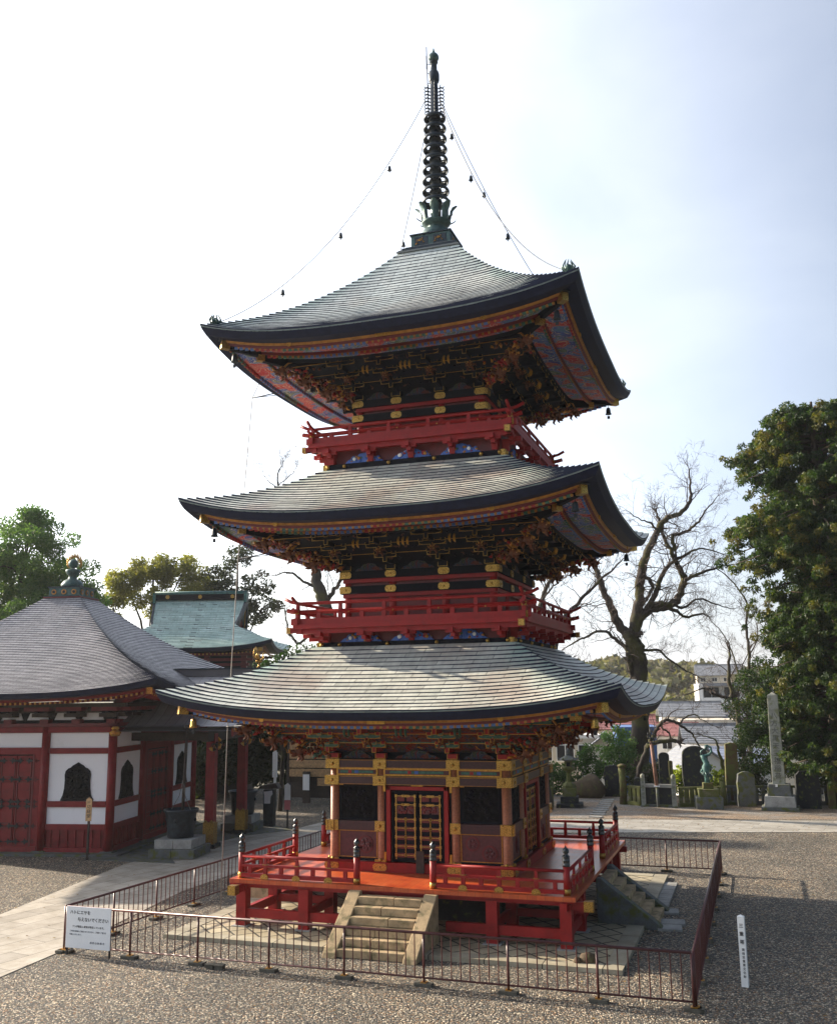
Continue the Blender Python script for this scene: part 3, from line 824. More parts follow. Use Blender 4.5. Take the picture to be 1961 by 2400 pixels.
for k in range(4):
    M = Rz(k * PI / 2)
    for nm, z, h, yy, mt in (('head_beam', 3.725, .20, 2.31, 'beam_purple'), ('lintel_beam', 3.33, .20, 2.33, 'beam_purple')):
        b = MB(); L2 = 2 * yy + .06
        b.box((0, -yy, z), (L2 - .10, .16, h), mt)
        for s in (-1, 1): b.box((0, -yy - .082, z + s * (h / 2 - .008)), (L2 - .10, .012, .012), 'gold_paint')
        bo = b.build(nm, pagoda, M=M)
        for x in (-2.22, -.95, .95, 2.22):
            if k in (2,): continue
            f = MB(); ww = .34 if abs(x) < 2 else .36
            xx = x if abs(x) < 2 else x + (0.0 if x < 0 else .0)
            plate(f, xx, -yy - .085, z, ww, h + .03, 'gold')
            if abs(x) > 2: f.box((x + (.10 if x > 0 else -.10), -yy, z), (.10, .19, h + .03), 'gold')
            f.build('gold_fitting', bo)
    # painted panel row between the two beams
    for a_, b_ in ((-2.22, -.95), (-.95, .95), (.95, 2.22)):
        p = MB(); w_ = b_ - a_ - .16; cx_ = (a_ + b_) / 2
        p.box((cx_, -2.30, 3.53), (w_, .08, .185), 'gold_dull')
        p.box((cx_, -2.343, 3.53), (w_ - .09, .02, .10), 'panel_purple')
        p.box((cx_, -2.352, 3.53), (w_ * .8, .02, .062), 'green_paint')
        p.box((cx_ - .18, -2.358, 3.53), (.09, .02, .062), 'red_bright')
        p.box((cx_, -2.358, 3.53), (.10, .02, .07), 'blue_paint')
        p.build('painted_panel', pagoda, M=M)
    # side bays
    for s in (-1, 1):
        a_, b_ = (.95, 2.22); cx_ = s * 1.585; w_ = 1.04
        f = MB()
        f.box((cx_, -2.21, 2.79), (w_, .06, .88), 'black_lacquer')
        f.box((cx_, -2.245, 2.79), (w_ * .82, .03, .74), 'relief_black')
        for q in (-1, 1):
            f.box((cx_ + q * w_ * .43, -2.25, 2.79), (.025, .04, .80), 'black_lacquer')
            f.box((cx_ + q * w_ * .44, -2.25, 3.21), (.10, .05, .035), 'gold_dull')
        rg = random.Random(k * 3 + s)
        for _ in range(26):
            x0 = cx_ + rg.uniform(-.36, .36); z0 = 2.79 + rg.uniform(-.30, .30)
            f.ball((x0, -2.26, z0), rg.uniform(.03, .075), 'black_lacquer', 6, (1, .5, .8))
        f.build('relief_window', pagoda, M=M)
        b = MB()
        b.box((cx_, -2.27, 2.235), (w_ + .30, .14, .22), 'beam_purple')
        bo = b.build('waist_beam', pagoda, M=M)
        for x, ww in ((s * .97, .26), (s * 2.25, .34)):
            if k == 2: continue
            ff = MB(); plate(ff, x, -2.345, 2.235, ww, .25, 'gold')
            if abs(x) > 2: ff.box((x + s * .09, -2.27, 2.235), (.13, .17, .25), 'gold')
            ff.build('gold_fitting', bo)
        p = MB()
        p.box((cx_, -2.22, 1.79), (w_, .05, .67), 'panel_purple')
        for q in (-1, 1):
            p.box((cx_ + q * (w_ / 2 - .02), -2.25, 1.79), (.016, .03, .65), 'gold_dull')
            p.box((cx_, -2.25, 1.79 + q * .31), (w_, .03, .016), 'gold_dull')
        for dx, dz, r in ((-.22 * s, .10 if s > 0 else -.05, .17), (.2, -.11 if s > 0 else 0.02, .19)):
            pts = [(r * math.cos(2 * PI * i / 20), r * math.sin(2 * PI * i / 20)) for i in range(20)]
            p.prism(pts, (cx_ + dx, -2.245, 1.79 + dz), (1, 0, 0), (0, 0, 1), (0, -1, 0), .022, 'red_dark')
            pts = [(a * .78, b * .78) for a, b in pts]
            p.prism(pts, (cx_ + dx, -2.267, 1.79 + dz), (1, 0, 0), (0, 0, 1), (0, -1, 0), .012, 'panel_purple')
            for q in range(5):
                a = q * 2 * PI / 5
                p.ball((cx_ + dx + r * .42 * math.cos(a), -2.279, 1.79 + dz + r * .42 * math.sin(a)), r * .26, 'panel_purple', 6, (1, .25, 1))
        p.build('crest_panel', pagoda, M=M)
        sl = MB(); sl.box((cx_, -2.22, 1.43), (w_, .10, .06), 'black_lacquer'); sl.build('sill', pagoda, M=M)
    # kick board and its round fittings
    b = MB(); b.box((0, -2.36, 1.285), (4.72, .10, .225), 'red_paint'); kb = b.build('kick_board', pagoda, M=M)
    if k != 2:
        for x in (-2.22, -.95, .95, 2.22):
            f = MB(); plate(f, x, -2.41, 1.285, .36, .17, 'gold', round_=True)
            f.ball((x, -2.36, 1.44), .05, 'gold', 8)
            f.box((x, -2.35, 1.42), (.30, .04, .07), 'gold')
            f.build('gold_fitting', kb)
    # door
    fr = MB()
    for s in (-1, 1):
        fr.box((s * .745, -2.30, 2.31), (.10, .12, 1.78), 'red_paint')
        fr.box((s * .865, -2.27, 2.36), (.07, .06, 1.70), 'black_lacquer')
        fr.box((s * .86, -2.31, 3.14), (.06, .04, .16), 'gold_dull')
        fr.box((s * .84, -2.31, 1.50), (.05, .05, .26), 'gold_dull')
        fr.box((s * .665, -2.26, 2.24), (.05, .05, 1.62), 'black_lacquer')
    fr.box((0, -2.30, 3.15), (1.59, .12, .085), 'red_paint')
    fr.box((0, -2.27, 3.085), (1.40, .05, .05), 'black_lacquer')
    fr.box((0, -2.31, 3.215), (.30, .05, .04), 'gold_dull')
    fr.build('door_frame', pagoda, M=M)
    for s in (-1, 1):
        d = MB(); x0 = s * .32; wd = .62
        d.box((x0, -2.245, 2.24), (wd, .05, 1.62), 'black_lacquer')
        z = 3.0
        for hh in (.20, .26, .17, .17, .17, .17, .17):
            if z - hh < 1.42: break
            for q in (-1, 1):
                d.box((x0 + q * .125, -2.275, z - hh / 2), (.19, .02, hh - .07), 'red_dark' if hh < .25 else 'panel_purple')
            if hh > .25:
                rg = random.Random(int(s + 5))
                for _ in range(16): d.ball((x0 + rg.uniform(-.2, .2), -2.288, z - hh / 2 + rg.uniform(-.08, .08)), .035, 'red_dark', 6, (1, .3, 1))
            z -= hh + .035
        do = d.build('door', pagoda, M=M)
        if k in (2,): continue
        h = MB()
        yb = -2.285
        for q in (-1, 1):
            h.box((x0 + q * .245, yb, 2.23), (.026, .02, 1.52), 'gold')
        zz = [2.96, 2.755, 2.41, 2.20, 1.99, 1.78, 1.57]
        for z in zz:
            h.box((x0, yb - .002, z), (.44, .02, .020), 'gold')
            for q in (-1, 0, 1):
                if q == 0 and z > 2.45: 
                    h.box((x0, yb - .004, z), (.2, .02, .055), 'gold'); continue
                h.box((x0 + q * .245, yb - .005, z), (.058, .022, .07), 'gold')
                if q == 0:
                    h.box((x0, yb - .005, z), (.045, .022, .085), 'gold')
        h.box((x0, yb - .001, 2.0), (.020, .02, .90), 'gold')
        h.build('door_fitting', do)
    # small wooden board leaning on the front door
bd_ = MB(); bd_.box((0.10, -2.45, 1.45), (.20, .035, .50), 'dark_wood')
tag(bd_.build('notice_board'), 'dark upright wooden board leaning against the gilded front door of the pagoda', 'board')

# ================================================================== upper storeys: walls, balconies
def upper_body(i, B, cols, zb, z1, z2, zt):
    w = MB(); w.box((0, 0, (zb + zt) / 2), (2 * B - .12, 2 * B - .12, zt - zb), 'red_dark')
    w.build('wall', pagoda)
    src = None
    for sx in range(4):
        for sy in range(4):
            if sx in (1, 2) and sy in (1, 2): continue
            Mx = T(cols[sx], cols[sy], 0)
            if src is None:
                c = MB(); c.lathe([(.10, zb), (.10, zt)], 'red_paint', n=14); src = c.build('column', pagoda, M=Mx)
            else: inst('column', src, pagoda, Mx)
    for k in range(4):
        M = Rz(k * PI / 2)
        for z in (z1, z2):
            b = MB(); b.box((0, -B - .03, z), (2 * B + .12, .14, .20), 'black_lacquer')
            b.box((0, -B + .0, z - .15), (2 * B, .09, .10), 'red_paint')
            bo = b.build('tie_beam', pagoda, M=M)
            if k == 2: continue
            for x in cols:
                f = MB(); plate(f, x, -B - .10, z, .30, .17, 'gold', round_=True)
                if abs(x) > B * .9:
                    f.box((x + (.11 if x > 0 else -.11), -B - .03, z), (.10, .165, .17), 'gold')
                f.build('gold_fitting', bo)
upper_body(1, 2.05, LV[1]['cols'], 6.9, 8.51, 8.12, 8.68)
upper_body(2, 1.80, LV[2]['cols'], 11.6, 13.23, 12.83, 13.40)

def balcony(H, zf, hr, sill_h, zs, fr_h, rail=0.55):
    """H half size of the floor edge, zf floor top"""
    m = MB()
    # floor edge beams stepping in, corner beam ends gilt
    for k in range(4):
        m.M = Rz(k * PI / 2)
        m.box((0, -H + .06, zf - .05), (2 * H - .03, .13, .10), 'red_paint')
        m.box((0, -H + .16, zf - .16), (2 * H - .1, .13, .12), 'red_paint')
        m.box((0, -(H + sill_h) / 2 - .05, zf + .005), (2 * H - .26, H - sill_h - .08, .03), 'red_paint')
    fl = m.build('balcony_floor', pagoda)
    for k in range(4):
        e = MB(); e.M = Rz(k * PI / 2)
        for ex, yy in ((-1, 0),):
            e.bar((-H + .1, -H + .12, zf - .13), (-H - .16, -H + .12, zf - .13), .12, .13, 'red_paint')
            e.bar((-H - .16, -H + .12, zf - .13), (-H - .20, -H + .12, zf - .13), .14, .15, 'gold')
            e.bar((H - .12, -H + .1, zf - .13), (H - .12, -H - .10, zf - .13), .12, .13, 'red_paint')
            e.bar((H - .12, -H - .10, zf - .13), (H - .12, -H - .14, zf - .13), .14, .15, 'gold')
        e.build('beam_end', fl)
    # brackets under the floor
    src = None
    for k in range(4):
        if k == 2: continue
        n = 5
        for j in range(n):
            x = -sill_h * .93 + 2 * sill_h * .93 * j / (n - 1)
            M = Rz(k * PI / 2) @ T(x, -sill_h, 0)
            if src is None:
                b = MB(); dd = H - sill_h
                b.box((0, -.06, zs + .30), (.13, .16, .30), 'red_paint', taper=1.5)
                b.box((0, -dd * .35, zf - .34), (.11, dd * .8, .10), 'red_paint')
                b.box((0, -dd * .62, zf - .25), (.40, .11, .09), 'red_paint')
                for s in (-1, 0, 1): b.box((s * .15, -dd * .62, zf - .20), (.12, .13, .07), 'red_paint')
                b.box((0, -dd * .8, zf - .24), (.11, .3, .11), 'red_paint')
                src = b.build('balcony_bracket', pagoda, M=M)
            else: inst('balcony_bracket', src, pagoda, M)
    # carved blue frieze and black sill with gilt bosses
    for k in range(4):
        M = Rz(k * PI / 2)
        b = MB(); b.box((0, -sill_h + .05, zs + .32), (2 * sill_h - .1, .05, .56), 'red_dark')
        b.box((0, -sill_h - .01, zs + .075), (2 * sill_h + .12, .16, .15), 'black_lacquer')
        so = b.build('sill_beam', pagoda, M=M)
        if k == 2: continue
        for x in (-.98, -.78, -.26, .26, .78, .98):
            f = MB(); f.ball((x * sill_h, -sill_h - .10, zs + .085), .055, 'gold', 10)
            if abs(x) > .9: f.box((x * sill_h + (.08 if x > 0 else -.08), -sill_h - .012, zs + .08), (.10, .185, .15), 'gold')
            f.build('gold_knob', so)
        for x in (-.55, 0, .55):
            f = MB(); w_ = sill_h * .46; rg = random.Random(int(x * 10) + k)
            poly = [(-w_ / 2, 0), (w_ / 2, 0), (w_ * .40, .06), (w_ * .30, .12), (w_ * .18, .20), (w_ * .05, .26), (-w_ * .12, .24), (-w_ * .22, .15), (-w_ * .4, .10)]
            f.prism(poly, (0, 0, 0), (1, 0, 0), (0, 0, 1), (0, -1, 0), .07, 'blue_paint')
            for _ in range(26):
                px = rg.uniform(-w_ * .42, w_ * .42); pz = rg.uniform(.02, .22) * (1 - abs(px) / w_ * 1.4)
                mt = rg.choice(['blue_paint', 'blue_light', 'blue_paint', 'green_paint', 'red_bright', 'gold_paint'])
                f.ball((px, -.07, pz + .02), rg.uniform(.025, .055), mt, 6, (1.2, .6, .8))
            for _ in range(3):
                px = rg.uniform(-w_ * .35, w_ * .35); f.ball((px, -.10, .06 + .08 * (1 - abs(px) / w_ * 2)), .05, rg.choice(['red_bright', 'gold_paint', 'white_paint']), 8, (1, .5, 1))
            f.build('carved_frieze', so, M=T(x * sill_h, -sill_h - .0, zs + .15))
    # railing with crossing, upturned ends
    hr_ = H - .10
    for k in range(4):
        r = MB(); E = .30
        def rail_(z, rad, ext, square=False, lift=.10):
            pts = [(-hr_ - ext, -hr_, z + lift), (-hr_ - ext * .5, -hr_, z + lift * .35), (-hr_ + .05, -hr_, z), (hr_ - .05, -hr_, z), (hr_ + ext * .5, -hr_, z + lift * .35), (hr_ + ext, -hr_, z + lift)]
            r.tube(pts, rad, 'red_paint', 4 if square else 8, not square)
        rail_(zf + rail, .042, .36, lift=.13)
        rail_(zf + rail * .60, .056, .30, True, .05)
        r.box((0, -hr_, zf + .085), (2 * hr_ + .34, .12, .16), 'red_paint')
        n = 11
        for j in range(n):
            x = -hr_ + 2 * hr_ * (j + .0) / (n - 1)
            r.box((x, -hr_, zf + rail * .33), (.11, .085, rail * .45), 'red_paint')
            if j % 2 == 0:
                r.box((x, -hr_, zf + rail * .79), (.10, .08, rail * .38), 'red_paint', taper=.8)
                if 0 < j < n - 1: r.ball((x + .25, -hr_ - .055, zf + rail * .55), .022, 'gold', 6)
        ro = r.build('railing', pagoda, M=Rz(k * PI / 2))
        if k != 2:
            for s in (-1, 1):
                f = MB()
                f.box((s * (hr_ + .0), -hr_ - .045, zf + rail * .60), (.10, .05, .10), 'gold')
                f.box((s * (hr_ + .02), -hr_ - .065, zf + .08), (.15, .05, .15), 'gold')
                f.build('gold_fitting', ro)
balcony(3.06, 7.19, 0, 2.50, 6.60, .3, .55)
balcony(2.80, 11.99, 0, 2.40, 11.30, .3, .42)

# ================================================================== spire
sp = MB()
sp.box((0, 0, 18.03), (1.78, 1.78, .05), 'bronze_dark'); sp.box((0, 0, 17.99), (1.86, 1.86, .05), 'roof_copper_top')
sp.box((0, 0, 18.10), (1.62, 1.62, .09), 'bronze_dark'); sp.box((0, 0, 18.17), (1.46, 1.46, .06), 'roof_copper_top')
sp.box((0, 0, 18.40), (1.18, 1.18, .40), 'bronze_green')
sp.box((0, 0, 18.615), (1.26, 1.26, .035), 'bronze_dark')
base = sp.build('spire_base', pagoda)
for k in range(4):
    for x in (-.28, .28):
        g_ = MB(); rg = random.Random(k + int(x * 10))
        g_.box((x, -.595, 18.40), (.40, .012, .26), 'bronze_dark')
        for _ in range(15):
            a = rg.uniform(0, PI); q = rg.uniform(.06, .14)
            g_.tube([(x + q * math.cos(a), -.605, 18.33 + q * math.sin(a)), (x + (q + .04) * math.cos(a + .2), -.61, 18.33 + (q + .04) * math.sin(a + .2))], .010, 'gold_dull', 4)
        g_.build('crest_plate', base, M=Rz(k * PI / 2))
s = MB()
s.lathe([(.47, 18.63), (.46, 18.78), (.40, 18.92), (.28, 18.99), (.24, 19.02), (.30, 19.08), (.42, 19.15), (.44, 19.19), (.20, 19.22), (.14, 19.3)], 'bronze_green', n=28)
s.build('dome', pagoda)
pt = MB()
for q in range(8):
    a = q * PI / 4 + .2
    pt.M = Rz(a)
    prof = [(.38, 19.17, .10), (.42, 19.32, .13), (.43, 19.48, .12), (.50, 19.60, .13), (.61, 19.68, .06)]
    vs = []
    for r_, z, w_ in prof: vs += [(r_, -w_, z), (r_ + .03, 0, z), (r_, w_, z), (r_ - .02, 0, z)]
    fs = []
    for i in range(len(prof) - 1):
        for j in range(4): fs.append((i * 4 + j, i * 4 + (j + 1) % 4, i * 4 + 4 + (j + 1) % 4, i * 4 + 4 + j))
    pt.add(vs, fs, 'bronze_green', True)
    pt.tube([(.42, .14, 19.2), (.55, .16, 19.28), (.58, .16, 19.36)], [.02, .015, .004], 'bronze_dark', 5)
pt.build('lotus_petals', pagoda)
sh = MB()
sh.lathe([(.15, 19.2), (.15, 22.6), (.125, 22.65), (.115, 23.75), (.10, 23.8), (.15, 23.85), (.165, 23.92), (.165, 24.10), (.145, 24.18), (.10, 24.24), (.095, 24.48), (.13, 24.5), (.13, 24.53), (.09, 24.55)], 'bronze_dark', n=18)
sh.build('shaft', pagoda)
for i in range(9):
    z = 19.80 + i * .345; r_ = .425 - i * .0105
    ri = MB()
    ri.lathe([(r_ - .035, .0), (r_ - .005, .015), (r_, .06), (r_ - .02, .10), (r_ - .10, .135), (r_ - .13, .125), (r_ - .06, .085), (r_ - .045, .05), (r_ - .035, .0)], 'bronze_dark', (0, 0, z), 26)
    # lathe caps would close the ring: drop them
    ri.f = ri.f[:-2]; ri.m = ri.m[:-2]; ri.sm = ri.sm[:-2]; ri.uv = ri.uv[:-2]
    for q in range(6):
        a = q * PI / 3 + .3
        ri.bar((.14 * math.cos(a), .14 * math.sin(a), z + .03), (r_ * .93 * math.cos(a), r_ * .93 * math.sin(a), z + .06), .03, .028, 'bronze_dark')
    ri.lathe([(.165, z - .02), (.19, z + .03), (.19, z + .08), (.165, z + .13)], 'bronze_dark', n=16)
    ri.build('spire_ring', pagoda)
fl = MB()
for q in range(4):
    fl.M = Rz(q * PI / 2 + .35)
    for j in range(9):
        z = 22.70 + j * .115
        fl.tube([(.12, 0, z), (.20, 0, z + .05), (.26, 0, z + .02), (.31, 0, z + .09)], [.018, .026, .026, .008], 'bronze_dark', 5)
        fl.tube([(.20, 0, z + .05), (.17, 0, z + .11), (.22, 0, z + .14)], [.016, .013, .008], 'bronze_dark', 5)
        fl.tube([(.26, 0, z + .02), (.30, 0, z - .02), (.33, 0, z + .01)], [.014, .011, .004], 'bronze_dark', 5)
fl.build('flame_fins', pagoda)
jw = MB(); jw.ball((0, 0, 24.68), .165, 'bronze_green', 16, (1, 1, .95)); jw.lathe([(.07, 24.81), (.035, 24.9), (.012, 25.0)], 'verdigris', n=10)
jw.build('jewel', pagoda)
lr = MB()
lr.tube([(-.17, -.06, 22.6), (-.21, -.06, 25.06)], .014, 'iron_black', 6)
lr.tube([(-.208, -.06, 24.3), (-.21, -.06, 24.75)], .02, 'iron_black', 6)
for z in (23.8, 24.15, 24.45): lr.tube([(-.20, -.06, z), (-.08, -.02, z)], .01, 'iron_black', 5)
lr.build('lightning_rod', pagoda)
# flaming jewels on the four corners of the top roof
for k in range(4):
    m = MB(); rg = random.Random(k)
    c = 4.62
    m.M = Rz(k * PI / 2) @ T(-c, -c, 14.80) @ Matrix.Scale(1.3, 4)
    m.lathe([(.05, -.04), (.10, .02), (.05, .06), (.04, .10)], 'bronze_green', n=10)
    m.ball((0, 0, .17), .085, 'bronze_green', 10)
    for q in range(8):
        a = q * PI / 4
        m.tube([(.08 * math.cos(a), .08 * math.sin(a), .12), (.12 * math.cos(a), .12 * math.sin(a), .20), (.05 * math.cos(a + .4), .05 * math.sin(a + .4), .34)], [.018, .018, .003], 'bronze_green', 5)
    m.build('corner_jewel', pagoda)

# ================================================================== deck (engawa) of the ground storey
dk = MB()
D = 4.12; ZD = 1.17
dk.box((0, 0, ZD - .045), (2 * D, 2 * D, .09), 'red_deck')
dk.build('deck_floor', pagoda)
fm = MB()
for k in range(4):
    fm.M = Rz(k * PI / 2)
    fm.box((0, -3.87, 1.02), (7.75, .17, .12), 'red_paint')
    fm.box((0, -4.02, 1.085), (8.10, .12, .085), 'red_paint')
    for a_, b_ in ((-3.75, -2.35), (2.35, 3.75), (-2.1, -1.2), (1.2, 2.1)):
        fm.box(((a_ + b_) / 2, -3.87, .38), (b_ - a_ + .02, .12, .20), 'red_paint')
    for x in (-2.25, 2.25):
        fm.bar((x, -3.8, .42), (x, -2.3, .42), .10, .18, 'red_paint')
        fm.bar((x, -3.8, 1.0), (x, -2.3, 1.0), .12, .14, 'red_paint')
    e = .30
fm.build('deck_frame', pagoda)
for k in range(4):
    e = MB(); e.M = Rz(k * PI / 2)
    e.bar((3.9, -3.87, .97), (4.26, -3.87, .97), .15, .17, 'red_paint'); e.bar((4.26, -3.87, .97), (4.46, -3.87, .97), .19, .21, 'gold')
    e.bar((3.87, -3.9, .97), (3.87, -4.20, .97), .15, .16, 'red_paint')
    e.build('beam_end', pagoda)
src = None
for k in range(4):
    for x in (-3.87, -2.25, 2.25):
        M = Rz(k * PI / 2) @ T(x, -3.87, 0)
        if src is None:
            p = MB(); p.box((0, 0, .55), (.25, .25, .90), 'red_paint'); p.box((0, 0, .06), (.40, .40, .10), 'granite')
            src = p.build('deck_post', pagoda, M=M)
        else: inst('deck_post', src, pagoda, M)
    for x in (-2.3,):
        inst('deck_post', src, pagoda, Rz(k * PI / 2) @ T(x, -2.3, 0))
kb = MB()
kb.lathe([(2.12, 0), (2.08, .25), (1.98, .42), (1.85, .5)], 'stone_black', n=4, smooth=False, sq=True)  # coloured black to carry the shade under the deck
kb.build('stone_mound', pagoda)
# deck railing: giboshi posts
src = None; cap = None
for k in range(4):
    for x in (-3.87, -.92, .92):
        M = Rz(k * PI / 2) @ T(x, -3.95, 0) if abs(x) < 2 else Rz(k * PI / 2) @ T(-3.91, -3.91, 0)
        if src is None:
            p = MB(); p.lathe([(.075, 1.17), (.075, 1.80)], 'red_paint', n=16); src = p.build('railing_post', pagoda, M=M); o = src
            c = MB()
            c.lathe([(.082, 1.76), (.084, 1.80), (.078, 1.81), (.078, 1.86), (.084, 1.87), (.084, 1.89), (.078, 1.90), (.076, 1.95), (.083, 1.96), (.070, 1.98), (.045, 2.0), (.04, 2.02), (.066, 2.045), (.072, 2.08), (.058, 2.12), (.02, 2.155), (.008, 2.19)], 'cap_silver', n=16)
            cap = c.build('onion_cap', src)
            f = MB(); f.lathe([(.084, 1.175), (.084, 1.25), (.080, 1.30)], 'gold', n=16); foot = f.build('gold_foot', src)
        else:
            o = inst('railing_post', src, pagoda, M); inst('onion_cap', cap, o); inst('gold_foot', foot, o)
for k in range(4):
    for s in (-1, 1):
        r = MB(); a_, b_ = (-3.87, -1.0) if s < 0 else (1.0, 3.87)
        cx_ = (a_ + b_) / 2; ln = b_ - a_
        r.tube([(a_, -3.95, 1.67), (b_, -3.95, 1.67)], .036, 'red_paint', 10)
        r.box((cx_, -3.95, 1.46), (ln, .07, .055), 'red_paint')
        r.box((cx_, -3.95, 1.245), (ln, .10, .09), 'red_paint')
        n = 7
        for j in range(n):
            x = a_ + ln * (j + .5) / n
            r.box((x, -3.95, 1.355), (.09, .06, .17), 'red_paint')
            if j % 2: r.box((x, -3.95, 1.57), (.085, .065, .18), 'red_paint', taper=.7)
        ro = r.build('railing', pagoda, M=Rz(k * PI / 2))
        if k != 2:
            for j in (1, 3, 5):
                x = a_ + ln * (j + .5) / n
                f = MB(); pts = [(.10 * math.cos(PI * q / 8), .085 * math.sin(PI * q / 8) - .03) for q in range(9)] 
                pts = [(.10, -.06)] + pts + [(-.10, -.06)]
                f.prism(pts, (x, -4.003, 1.235), (1, 0, 0), (0, 0, 1), (0, -1, 0), .012, 'gold')
                f.box((x, -3.95, 1.492), (.13, .085, .014), 'gold')
                f.build('gold_fitting', ro)

# ================================================================== stone apron and stairs
ap = MB()
ap.box((0, 0, .045), (9.60, 9.60, .09), 'apron_tiles')
for k in range(4):
    ap.M = Rz(k * PI / 2)
    ap.box((0.19, -5.0, .047), (9.98, .38, .096), 'apron_border')
ap_o = tag(ap.build('stone_apron'), None, None, None, 'structure')
def stair(name, label, M, w=1.05, top=1.10, run=1.50, cm='stone_warm'):
    root = empty(name, label, 'stairs')
    root.matrix_world = M
    n = 6
    for s in (-1, 1):
        c = MB()
        pts = [(-4.12, 0), (-4.12, top - .02), (-4.24, top - .02), (-4.36, top - .12), (-4.12 - run, .10), (-4.12 - run - .06, 0)]
        pts = [(-a, b) for a, b in pts]
        c.prism(pts, (s * w - (.15 if s > 0 else -.15) - .15, 0, 0.0), (0, -1, 0), (0, 0, 1), (1, 0, 0), .30, cm)
        o = c.build('stair_cheek', root)
        bv = o.modifiers.new('bevel', 'BEVEL'); bv.width = .018; bv.segments = 2
    for i in range(n):
        st = MB(); z1 = top - .10 - i * (top - .10) / n; y0 = 4.12 + i * (run - .12) / n
        hh = (top - .10) / n
        x0 = -w + .30; rg = random.Random(i)
        cut = rg.uniform(-.15, .15)
        for a_, b_ in ((x0, cut - .004), (cut + .004, -x0)):
            st.box(((a_ + b_) / 2, -(y0 + (run - .12) / n / 2 + .02), z1 - hh / 2), (b_ - a_, (run - .12) / n + .05, hh - .006 + rg.uniform(-.004, .004)), 'stone_warm')
        st.box((0, -(y0 + .08), z1 - hh - .12), (-2 * x0 - .02, (run - .12) / n - .02, .26), 'stone_warm')
        o = st.build('stair_tread', root)
        bv = o.modifiers.new('bevel', 'BEVEL'); bv.width = .015; bv.segments = 2
    return root
stair('stone_stairs', 'mossy stone steps leading up to the front door of the pagoda', T(.04, 0, 0), run=1.50)
stair('stone_stairs', 'stone steps, cheeks coloured as in shade, on the right side of the pagoda deck', Rz(PI / 2) @ T(-.33, 0, 0), run=1.45, cm='granite_dark')  # shade on this side put into the cheek colour, darker than the front stairs
stair('stone_stairs', 'stone steps on the left side of the pagoda deck, half hidden behind the posts', Rz(-PI / 2), run=1.45)
pd = MB()
for c in ((5.55, .55, .03), (5.78, -.6, .03), (5.75, -1.15, .025)): pd.box(c, (.55, .50, .06), 'granite', rz=.1)
for j in range(6): pd.box((5.36, 1.2 + j * .55, .03), (.34, .52, .06), 'granite')
pd.build('paving_slabs', kind='structure')
rk = MB(); rk.ball((4.45, -4.75, .12), .20, 'rock', 9, (1.1, .8, .8)); rk.ball((4.25, -4.85, .10), .10, 'rock', 7)
tag(rk.build('rock'), 'small brown rock lying on the stone apron by the right front deck post', 'rock')

# ================================================================== wind bells, chains, earth wire
def bell_mesh(m):
    b = MB(); b.tube([(0, 0, 0), (0, 0, -.10)], .008, 'iron_black', 4)
    b.lathe([(.02, -.10), (.055, -.12), (.07, -.18), (.075, -.27), (.10, -.32), (.085, -.32), (.03, -.2)], m, n=12)
    return b
def bell_clap():
    c = MB(); c.tube([(0, 0, -.25), (0, 0, -.38)], .006, 'iron_black', 4); c.box((0, 0, -.42), (.08, .012, .09), 'iron_black'); return c
corners = ['near right', 'far right', 'far left', 'near left']
names = {0: 'lowest', 1: 'middle', 2: 'top'}
cornern = {3: 'back left', 0: 'front left', 1: 'front right', 2: 'back right'}
for i, L in enumerate(LV):
    q = L['R'] - .66; z = curve_z(q, q, -.44, L['zc'] - L['zm'], L['zm'], L['R'], L['B'])
    me = None
    for k in (0, 1, 2):
        p = Rz(k * PI / 2) @ Vector((-q, -q, z + .02))
        if True:
            o = bell_mesh('gold' if i == 0 else 'bronze_dark').build('wind_bell')
            bell_clap().build('clapper', o)
        o.location = p
        tag(o, '%s wind bell hanging from the %s corner of the %s pagoda roof' % ('gilt' if i == 0 else 'dark bronze', cornern[k], names[i]), 'wind bell', 'wind bells under the roof corners')
def chain(k, drop, bells, lab):
    a = Vector((0, 0, 23.15)); cdir = Rz(k * PI / 2) @ Vector((-1, -1, 0)); cdir.normalize()
    a = a + cdir * .30; b = Rz(k * PI / 2) @ Vector((-4.52, -4.52, 15.05))
    m = MB(); pts = []
    for i in range(41):
        f = i / 40
        p = a.lerp(b, f); p.z -= drop * 4 * f * (1 - f)
        pts.append(p)
    m.tube(pts, .012, 'iron_black', 4)
    o = m.build('spire_chain'); tag(o, lab, 'chain', 'chains from the spire to the top roof corners')
    for f in bells:
        i = int(f * 40); p = pts[i]
        c = MB(); c.tube([p, p - Vector((0, 0, .12))], .006, 'iron_black', 4)
        c.lathe([(.015, -.12), (.04, -.14), (.05, -.22), (.065, -.27), (.02, -.27)], 'bronze_dark', p, 10)
        c.tube([p - Vector((0, 0, .27)), p - Vector((0, 0, .33))], .015, 'bronze_dark', 5)
        c.build('chain_bell', o)
chain(0, 1.15, (.20, .47, .74), 'thin chain with small bells from the spire to the front left roof corner')
chain(1, 1.15, (.14, .32, .60), 'thin chain with small bells from the spire to the front right roof corner')
chain(2, .9, (.24, .50, .80), 'thin chain from the spire down behind the right side of the top roof')
chain(3, .9, (.34, .7), 'thin chain from the spire down behind the left side of the top roof')
wr = MB()
wp = [(-5.38, -2.32, 0.0), (-5.36, -2.2, 4.62), (-5.44, -1.7, 9.2), (-5.40, -1.15, 14.05), (-5.2, -1.1, 14.5), (-4.75, -1.1, 14.9)]
wr.tube(wp, .014, 'rope', 5)
wo = tag(wr.build('earth_wire'), 'thin pale earthing wire running down beside the left eaves of the pagoda to the gravel', 'wire')
